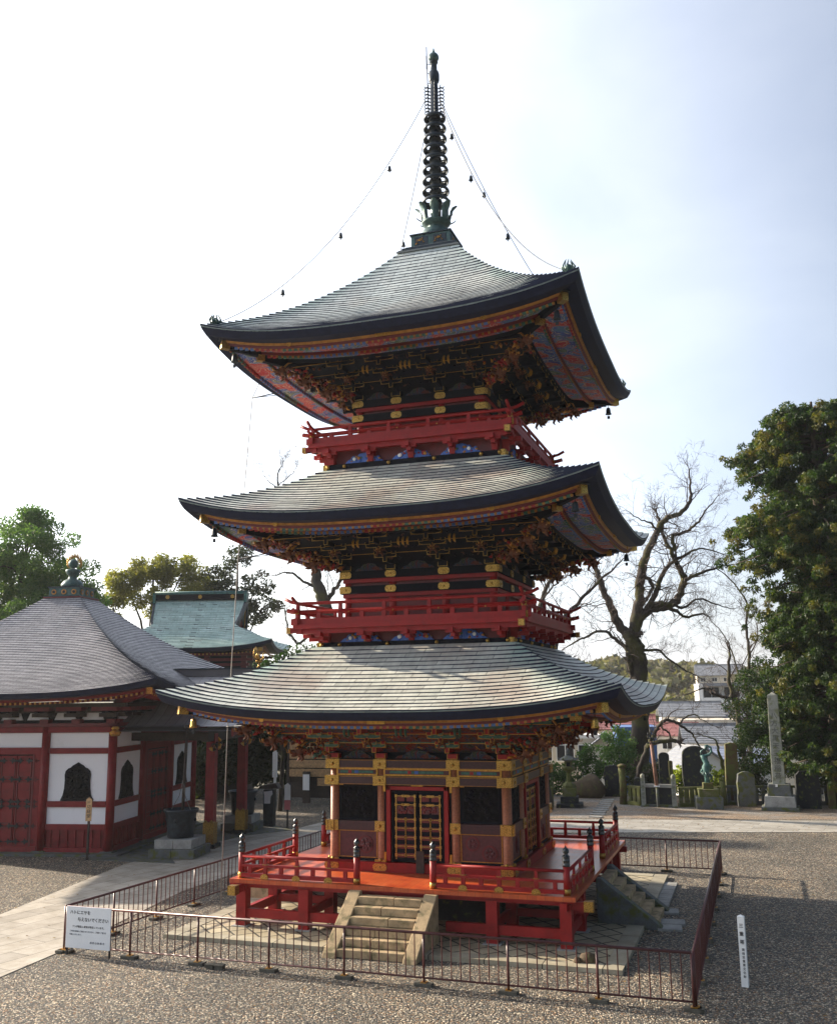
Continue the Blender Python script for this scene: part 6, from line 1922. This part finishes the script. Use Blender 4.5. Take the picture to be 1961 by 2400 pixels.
def stele(label, loc, w_, h, d, mat, top='round', rz=.15, base=None, cat='stele', rough=.02, seed=0, txt=None):
    root = empty('stone_stele', label, cat, (loc[0], loc[1], 0), rz)
    rg = random.Random(seed); pts = []
    if top == 'round':
        for i in range(13):
            a = PI * i / 12; pts.append((w_ / 2 * math.cos(a) , h - w_ * .32 + w_ * .32 * math.sin(a)))
    elif top == 'rough':
        for i in range(9):
            a = PI * i / 8; pts.append((w_ / 2 * math.cos(a) * rg.uniform(.85, 1.08), h - w_ * .25 + w_ * .25 * math.sin(a) * rg.uniform(.7, 1.1)))
    else: pts = [(w_ / 2, h), (-w_ / 2, h)]
    side = []
    for z in (.75, .5, .25): side.append(z)
    left = [(-w_ / 2 * rg.uniform(1 - rough * 3, 1 + rough * 3), h * z * .9) for z in side]
    right = [(w_ / 2 * rg.uniform(1 - rough * 3, 1 + rough * 3), h * z * .9) for z in reversed(side)]
    poly = [(w_ / 2, 0)] + right + pts + left + [(-w_ / 2, 0)]
    m = MB(); m.prism(poly, (0, d / 2, 0), (1, 0, 0), (0, 0, 1), (0, -1, 0), d, mat)
    bevel(m.build('slab', root), .02)
    if base:
        m = MB(); m.box((0, 0, base / 2), (w_ * 1.4, d * 2.2, base), mat); bevel(m.build('foot', root), .02)
    return root
stele('black stele with a flat face standing left of the weathered wooden post', (.62, 26.9), .82, 1.62, .25, 'stone_black', 'rough', seed=1)
stele('tall arched black stele behind the stone fence, left of the bronze figure', (4.98, 24.5), 1.18, 2.72, .32, 'stone_black', 'round', seed=2)
stele('arched dark stele behind the fence, right of the brown pole', (3.45, 25.2), .52, 2.36, .22, 'stone_black', 'round', seed=3)
stele('slim brown stele beside the arched dark one by the brown pole', (3.78, 25.0), .20, 1.98, .16, 'stone_brown', 'round', seed=4)
stele('tall rough brown stele at the foot of the evergreen', (6.65, 24.9), .60, 2.88, .36, 'stone_brown', 'rough', seed=5)
stele('dark blackish stele with a pale left edge, left of the obelisk', (7.25, 23.9), .82, 1.60, .24, 'granite_dark', 'rough', rz=.35, seed=6)
stele('wide black stele right of the obelisk', (9.95, 23.7), 1.05, 1.75, .30, 'stone_black', 'rough', seed=7)
stele('short weathered stone post right of the wide black stele', (10.95, 23.9), .30, 1.88, .28, 'stone_brown', 'flat', seed=8, cat='stone post')
stele('mossy square stone post just left of the stone lantern', (-1.55, 21.6), .26, .93, .24, 'stone_mossy', 'flat', seed=9, cat='stone post')
stele('short dark stone post near the shrubs behind the lantern', (2.05, 25.6), .34, 1.1, .3, 'stone_black', 'rough', seed=19, cat='stone post')
m = MB(); rg = random.Random(4)
m.ball((0, 0, .42), .72, 'rock', 14, (1.25, .8, .95))
for i in range(len(m.v)):
    x, y, z = m.v[i]; k = 1 + .13 * math.sin(x * 5 + y * 3) + .10 * math.cos(z * 7 + x * 4); m.v[i] = (x * k, y * k, max(0, z * k))
tag(m.build('boulder', M=T(-.45, 26.2, 0)), 'large brown boulder behind the stone lantern', 'boulder')
wpst = MB(); wpst.tube([(0, 0, 0), (.02, 0, .9), (-.03, .02, 1.78)], [.19, .17, .16], 'stone_brown', 9); wpst.lathe([(.22, 1.76), (.22, 1.84), (.1, 1.9)], 'stone_brown', n=9)
tag(wpst.build('wooden_post', M=T(1.60, 23.5, 0)), 'thick weathered wooden post at the left end of the low stone fence', 'post')
wpst = MB(); wpst.tube([(0, 0, 0), (.02, 0, .6), (-.02, .02, 1.15)], [.17, .15, .14], 'stone_mossy', 9); wpst.ball((-.02, 0, 1.2), .15, 'stone_mossy', 8, (1, 1, .6))
tag(wpst.build('wooden_post', M=T(6.2, 24.1, 0)), 'mossy stump-like post right of the bronze figure', 'post')
# low stone fences
def stone_fence(label, p0, p1, n, h=.90, mat='stone_mossy'):
    p0 = Vector((*p0, 0)); p1 = Vector((*p1, 0)); d = p1 - p0; L_ = d.length
    root = empty('stone_fence', label, 'stone fence', p0, math.atan2(d.y, d.x), 'low stone fences of the monument yard')
    r = MB(); r.box((L_ / 2, 0, h - .05), (L_, .14, .11), mat); r.build('top_rail', root)
    r = MB(); r.box((L_ / 2, 0, .10), (L_, .22, .18), mat); r.build('curb', root)
    src = None
    for i in range(n):
        M = T((i + .5) * L_ / n, 0, 0)
        if src is None: m = MB(); m.box((0, 0, .5), (.17, .12, .72), mat); src = m.build('picket', root, M=M)
        else: inst('picket', src, root, M)
    return root
stone_fence('low stone fence between the weathered wooden post and the left ball-topped pillar', (1.85, 23.45), (2.50, 23.05), 3)
stone_fence('low mossy stone fence between the right ball-topped pillar and the bronze figure', (4.22, 22.95), (6.1, 23.85), 8)
stone_fence('low dark stone fence running behind the dark stele and the obelisk', (6.3, 24.3), (12.5, 25.6), 20, mat='granite_dark')
def ball_post(label, loc):
    root = empty('stone_pillar', label, 'stone pillar', (loc[0], loc[1], 0), .1, 'ball-topped stone pillars of the yard')
    m = MB(); m.box((0, 0, .66), (.21, .20, 1.32), 'obelisk_stone'); m.box((0, 0, .03), (.28, .27, .06), 'granite_dark'); m.build('shaft', root)
    m = MB(); m.lathe([(.07, 1.31), (.10, 1.34), (.11, 1.40), (.09, 1.47), (.03, 1.51)], 'obelisk_stone', n=12); m.build('ball_top', root)
    text_mesh('writing', '奉納成田山', .13, T(0, -.102, 1.10) @ FRONT, 'granite_dark', root, vertical=True, space=1.3)
ball_post('ball-topped inscribed stone pillar left of the brown pole', (2.63, 22.84))
ball_post('ball-topped inscribed stone pillar right of the brown pole', (4.05, 22.75))
m = MB(); m.box((0, 0, .48), (1.22, .10, .78), 'stone_black'); m.box((0, -.01, .96), (1.26, .16, .15), 'granite'); m.box((0, -.05, .06), (1.28, .3, .12), 'granite_dark')
tag(m.build('stone_basin_wall', M=T(3.35, 22.9, 0) @ Rz(-.05)), 'black stone slab with a pale top bar between the two ball-topped pillars', 'stone slab')
# brown pole with clamps
pr_ = empty('prop_pole', 'rusty brown pole with clamps at its top standing before the black slab', 'pole', (3.30, 22.6, 0))
m = MB(); m.tube([(.02, 0, 0), (0, 0, .95)], .065, 'granite_dark', 10); m.tube([(0, 0, .95), (-.16, .1, 3.0)], .085, 'rust_pole', 10); m.build('shaft', pr_)
m = MB()
for z in (2.95, 3.15, 3.32): m.box((-.17, .1, z), (.36, .22, .05), 'iron_black')
for s in (-1, 1): m.tube([(-.17 + s * .16, .1, 2.9), (-.17 + s * .12, .1, 3.45)], .02, 'iron_black', 5)
m.tube([(-.17, .1, 3.0), (-.18, .1, 3.68)], .03, 'iron_black', 6); m.box((0, 0, .97), (.26, .2, .05), 'white_paint')
m.build('clamps', pr_)
# bronze figure on its pedestal: a robed body twisting up with one arm arched over
st = empty('bronze_statue', 'green bronze figure with a curved arm over its head, on a mossy stone pedestal', 'statue', (5.60, 22.75, 0), .15)
m = MB(); m.box((0, 0, .27), (1.20, 1.0, .54), 'granite_dark'); bevel(m.build('pedestal_base', st), .03)
m = MB(); m.box((0, 0, .70), (.88, .8, .34), 'stone_mossy'); m.box((0, 0, .86), (.92, .84, .06), 'stone_mossy'); bevel(m.build('pedestal', st), .03)
m = MB(); m.box((0, 0, 1.02), (.46, .42, .28), 'stone_brown'); bevel(m.build('plinth', st), .02)
m = MB()
m.tube([(0, 0, 1.15), (-.02, 0, 1.35), (-.05, 0, 1.55), (-.02, 0, 1.85), (0, 0, 2.05), (-.10, 0, 2.25), (-.20, 0, 2.40)], [.14, .10, .13, .20, .13, .12, .07], 'verdigris', 10)
m.tube([(0, 0, 2.0), (.12, 0, 1.95), (.26, 0, 1.80)], [.10, .06, .02], 'verdigris', 7)
m.tube([(-.02, 0, 1.8), (-.22, 0, 1.72), (-.30, -.02, 1.60)], [.09, .06, .02], 'verdigris', 7)
m.tube([(-.20, 0, 2.36), (-.02, 0, 2.38), (.14, 0, 2.42), (.26, 0, 2.55), (.24, 0, 2.74), (.08, 0, 2.84), (-.06, 0, 2.82)], [.05, .06, .06, .055, .05, .04, .02], 'verdigris', 8)
m.tube([(-.20, 0, 2.40), (-.22, 0, 2.56), (-.10, 0, 2.66), (.06, 0, 2.66)], [.05, .045, .035, .02], 'bronze_green', 7)
for q in range(9):
    a = q * .8; m.tube([(.12 * math.cos(a), .12 * math.sin(a), 1.9 - q * .05), (.22 * math.cos(a + .5), .20 * math.sin(a + .5), 1.75 - q * .05), (.24 * math.cos(a + .9), .2 * math.sin(a + .9), 1.62 - q * .05)], [.05, .04, .008], 'bronze_green', 5)
m.ball((.02, -.02, 2.74), .075, 'bronze_green', 10)
m.build('figure', st)
# obelisks
def obelisk(label, loc, w0, h, rz, tilt=0.0, ped=True, txt=None):
    root = empty('obelisk', label, 'obelisk', (loc[0], loc[1], 0), rz)
    z0 = 1.16 if ped else .3
    if ped:
        m = MB(); m.box((0, 0, .08), (1.62, 1.40, .16), 'granite_dark'); bevel(m.build('step', root), .02)
        m = MB(); m.box((0, 0, .40), (1.36, 1.2, .48), 'granite', taper=.94); bevel(m.build('pedestal_base', root), .025)
        m = MB(); m.box((0, 0, .90), (1.04, .95, .52), 'granite_dark', taper=.90); bevel(m.build('pedestal', root), .025)
        m = MB(); m.box((-.1, -.47, 1.10), (.09, .02, .10), 'white_paint'); m.build('tag', root)
    m = MB(); m.box((0, 0, (z0 + h) / 2), (w0, w0 * .85, h - z0), 'obelisk_stone', taper=.80)
    t = .80 * w0 / 2
    m.add([(-t, -t * .85, h), (t, -t * .85, h), (t, t * .85, h), (-t, t * .85, h), (0, 0, h + .14)], [(0, 1, 4), (1, 2, 4), (2, 3, 4), (3, 0, 4)], 'obelisk_stone')
    bevel(m.build('shaft', root), .015)
    if txt: text_mesh('writing', txt, .30, T(0, -w0 * .375, h - .95) @ Matrix.Rotation(-.018, 4, 'X') @ FRONT, 'granite_dark', root, vertical=True, space=1.12, bold=.004)
    return root
obelisk('tall pale granite obelisk with carved characters on a stepped pedestal', (8.72, 22.95), .56, 5.12, -.05, txt='八方大黒天三福稲荷')
obelisk('pale granite obelisk cut off by the right edge of the photo', (11.75, 24.1), .42, 3.5, -.05, ped=False)

# ================================================================== houses in the valley beyond
def house(name, label, cat, loc, rz, w_, d, z0, h, wall, roofm, rh=1.2, gable='x', rows=2, cols=4, over=.35, win='interior_dark', flat=False, floors=None, winw=.9, winh=.7):
    root = empty(name, label, cat, (loc[0], loc[1], 0), rz)
    m = MB(); m.box((0, 0, z0 + h / 2), (w_, d, h), wall)
    if not flat:
        zt = z0 + h
        if gable == 'x':
            m.prism([(-d / 2, 0), (d / 2, 0), (0, rh)], (-w_ / 2, 0, zt), (0, 1, 0), (0, 0, 1), (1, 0, 0), w_, wall)
        else:
            m.prism([(-w_ / 2, 0), (w_ / 2, 0), (0, rh)], (0, d / 2, zt), (1, 0, 0), (0, 0, 1), (0, -1, 0), d, wall)
    m.build('wall', root)
    r = MB(); zt = z0 + h
    if flat:
        r.box((0, 0, zt + .12), (w_ + .3, d + .3, .24), roofm)
    else:
        a, b_ = (d, w_) if gable == 'x' else (w_, d)
        for s in (-1, 1):
            e0 = (s * (a / 2 + over), -over * rh / (a / 2)); t = .10
            n = 9
            for j in range(n):
                f0, f1 = j / n, (j + 1) / n
                q0 = (e0[0] * (1 - f0), e0[1] + (rh - e0[1]) * f0 + .14); q1 = (e0[0] * (1 - f1), e0[1] + (rh - e0[1]) * f1 + .10)
                poly = [q0, q1, (q1[0], q1[1] - t), (q0[0], q0[1] - t)]
                if s > 0: poly = poly[::-1]
                if gable == 'x': r.prism(poly, (-b_ / 2 - over, 0, zt), (0, 1, 0), (0, 0, 1), (1, 0, 0), b_ + 2 * over, roofm)
                else: r.prism(poly, (0, b_ / 2 + over, zt), (1, 0, 0), (0, 0, 1), (0, -1, 0), b_ + 2 * over, roofm)
        if gable == 'x': r.box((0, 0, zt + rh + .14), (b_ + 2 * over, .25, .16), roofm)
        else: r.box((0, 0, zt + rh + .14), (.25, b_ + 2 * over, .16), roofm)
    r.build('roof', root)
    for i in range(cols):
        for j in range(rows):
            x = -w_ / 2 + w_ * (i + .5) / cols; z = zt - h * .0 - .95 - j * 2.7
            f = MB(); f.box((x, -d / 2 - .02, z), (winw + .12, .06, winh + .12), 'white_paint'); f.box((x, -d / 2 - .056, z), (winw, .02, winh), win)
            f.box((x, -d / 2 - .07, z), (.05, .02, winh), 'white_paint')
            f.build('window', root)
    return root
simple('wall_white', (0.74, 0.72, 0.68), .8, var=.06, scale=.6)
simple('wall_cream', (0.62, 0.56, 0.46), .8, var=.08, scale=.6)
simple('wall_blue', (0.06, 0.13, 0.32), .6, var=.15, scale=.6)
simple('tile_blue', (0.13, 0.16, 0.24), .45, var=.25, scale=2, bump=.3, bscale=6)
simple('tile_grey', (0.21, 0.22, 0.24), .5, var=.25, scale=2, bump=.3, bscale=6)
simple('tile_red', (0.30, 0.12, 0.11), .5, var=.2, scale=2, bump=.3, bscale=6)
simple('glass_dark', (0.03, 0.035, 0.04), .15)
# the many-storeyed white block with balconies
bl = empty('apartment_block', 'white many-storeyed block with balconies in the valley, left of the evergreens', 'building', (8.2, 103.5, 0), .12)
m = MB(); m.box((0, 0, -2.0), (14.0, 10, 15.4), 'wall_white'); m.build('wall', bl)
m = MB(); m.box((0, -.6, 5.85), (14.6, 11.6, .35), 'tile_grey'); m.build('roof', bl)
for j in range(5):
    z = 3.3 - j * 2.75
    m = MB(); m.box((0, -5.9, z), (14.2, 1.7, .18), 'wall_cream'); m.box((0, -6.7, z + .55), (14.2, .10, .95), 'wall_white'); m.build('balcony', bl)
    for i in range(6):
        f = MB(); f.box((-5.9 + i * 2.35, -5.02, z + 1.25), (1.7, .06, 1.9), 'glass_dark'); f.box((-5.9 + i * 2.35, -5.06, z + 1.25), (.08, .04, 1.9), 'white_paint'); f.build('window', bl)
m = MB(); m.box((-7.25, -3.0, -1.6), (.5, 7.6, 15), 'wall_white'); m.build('stair_tower', bl)
house('house', 'white block with small windows below the apartment block', 'house', (2.6, 86.5), .12, 5.4, 6, -10, 11.9, 'wall_white', 'wall_cream', flat=True, rows=4, cols=3)
house('house', 'low cream building with a brown flat roof beside the apartment block', 'house', (8.5, 88), .12, 7.5, 6, -10, 10.4, 'wall_cream', 'stone_brown', flat=True, rows=3, cols=4)
house('house', 'white house with a blue-grey gable roof behind the tall black stele', 'house', (2.9, 56.5), .5, 4.4, 4.6, -10, 9.3, 'wall_white', 'tile_grey', 1.5, 'y', rows=2, cols=2)
house('house', 'house with a bluish tiled roof behind the bronze figure', 'house', (6.4, 57.5), -.55, 5.0, 4.4, -10, 9.0, 'wall_white', 'tile_blue', 1.6, 'x', rows=2, cols=3)
house('house', 'white house with a pale gable end and a grey roof behind the crooked tree', 'house', (4.4, 66), .15, 5.5, 5, -10, 10.9, 'wall_white', 'tile_grey', 1.3, 'x', rows=2, cols=3)
house('house', 'white gabled house behind the stone lantern', 'house', (-1.9, 41.5), .1, 2.6, 5, -9.5, 10.9, 'wall_white', 'tile_grey', .95, 'y', rows=1, cols=1)
house('house', 'pale building with large barred windows behind the left shrub', 'house', (-5.0, 44.0), .2, 4.4, 5, -9.5, 11.7, 'wall_cream', 'wall_white', flat=True, rows=1, cols=3, winw=1.1, winh=1.0)
house('house', 'bright blue building glimpsed through the bush left of the big trunk', 'house', (-.2, 44.5), .2, 2.6, 4, -9.5, 12.2, 'wall_blue', 'wall_blue', flat=True, rows=1, cols=1, win='wall_white')
house('house', 'red-roofed house left of the big trunk, under the roof corner', 'house', (-3.6, 66), .1, 5, 5, -10, 12.0, 'wall_cream', 'tile_red', 1.0, 'x', rows=1, cols=3)
house('house', 'grey-roofed white house right of the big trunk', 'house', (.6, 92), .15, 6.5, 6, -10, 12.4, 'wall_white', 'tile_grey', 1.4, 'x', rows=2, cols=4)
house('house', 'white house with a reddish roof right of the big trunk, behind the prop pole', 'house', (-.4, 78), -.1, 4.8, 5, -10, 10.9, 'wall_white', 'tile_red', 1.0, 'x', rows=2, cols=3)
house('house', 'long grey-roofed house in front of the apartment block', 'house', (4.2, 97), .1, 9, 6, -10, 12.0, 'wall_white', 'tile_grey', 1.2, 'x', rows=1, cols=5)
house('house', 'large dark hipped-roof house on the far hill right of the big trunk', 'house', (1.0, 186), .1, 9, 7, 0, 8.0, 'wall_cream', 'tile_grey', 2.0, 'x', rows=1, cols=4)
house('house', 'far low house on the hill with a purple-grey roof', 'house', (7.5, 184), .1, 8, 7, 0, 6.8, 'wall_cream', 'stone_brown', 1.6, 'x', rows=1, cols=4)
# wooded hill in the distance, one mass
def hill_wood():
    rg = random.Random(77); cl = []
    for _ in range(2600):
        x = rg.uniform(-130, 60); y = rg.uniform(150, 330)
        px = (x + 30) / 80.0; hz = 15 * math.exp(-px * px) * min(1, (y - 140) / 90) 
        cl.append((x, y, -9 + max(2, hz) + rg.uniform(0, 5.5), rg.uniform(2.2, 4.2), 0))
    return cl
o = leaf_mesh('distant_wood', None, hill_wood(), 13, 1.5, ['leaf_hill'], 1.2, seed=5, kind='stuff')
tag(o, 'hazy wooded hill far behind the town', 'wood')
m = MB()
hv = []
for j in range(21):
    for i in range(31):
        x = -160 + i * 9; y = 130 + j * 12
        px = (x + 30) / 80.0
        hv.append((x, y, -9.8 + 13 * math.exp(-px * px) * max(0, min(1, (y - 135) / 90))))
m.add(hv, [(j * 31 + i, j * 31 + i + 1, (j + 1) * 31 + i + 1, (j + 1) * 31 + i) for j in range(20) for i in range(30)], 'valley_ground', True)
m.build('hill', kind='structure')
# fallen leaves lying on the gravel
def fallen():
    rng = np.random.default_rng(9); n = 5200
    x = rng.uniform(-14, 16, n); y = rng.uniform(-13, 25, n)
    keep = ~((abs(x) < 5.3) & (abs(y) < 5.3)) & (rng.random(n) < np.clip((y + 16) / 34, .12, 1))
    x = x[keep]; y = y[keep]; n = len(x); a = rng.uniform(0, 6.28, n); s_ = rng.uniform(.02, .045, n)
    vs = []; fs = []
    for i in range(n):
        c_, q_ = math.cos(a[i]) * s_[i], math.sin(a[i]) * s_[i]; z = .034; b = len(vs)
        vs += [(x[i] + c_, y[i] + q_, z), (x[i] - q_ * .6, y[i] + c_ * .6, z + .012), (x[i] - c_, y[i] - q_, z), (x[i] + q_ * .6, y[i] - c_ * .6, z + .008)]
        fs.append((b, b + 1, b + 2, b + 3))
    m = MB(); m.add(vs, fs, 'leaf_fallen'); return m.build('fallen_leaves', kind='stuff')
tag(fallen(), 'small brown and yellow leaves strewn over the gravel', 'leaves')
# winter air over the whole place
m = MB(); m.box((0, 640, 14.5), (2000, 1900, 52), 'interior_dark')
hz = m.build('haze', kind='stuff')
hm = bpy.data.materials.new('haze_air'); hm.use_nodes = True; t_ = hm.node_tree; t_.nodes.clear()
o_ = t_.nodes.new('ShaderNodeOutputMaterial'); v_ = t_.nodes.new('ShaderNodeVolumePrincipled')
v_.inputs['Color'].default_value = (0.90, 0.94, 1.0, 1); v_.inputs['Density'].default_value = 0.00024; v_.inputs['Anisotropy'].default_value = 0.3
t_.links.new(v_.outputs[0], o_.inputs['Volume'])
hz.data.materials.clear(); hz.data.materials.append(hm)
tag(hz, 'pale winter haze in the air over the valley', 'haze')
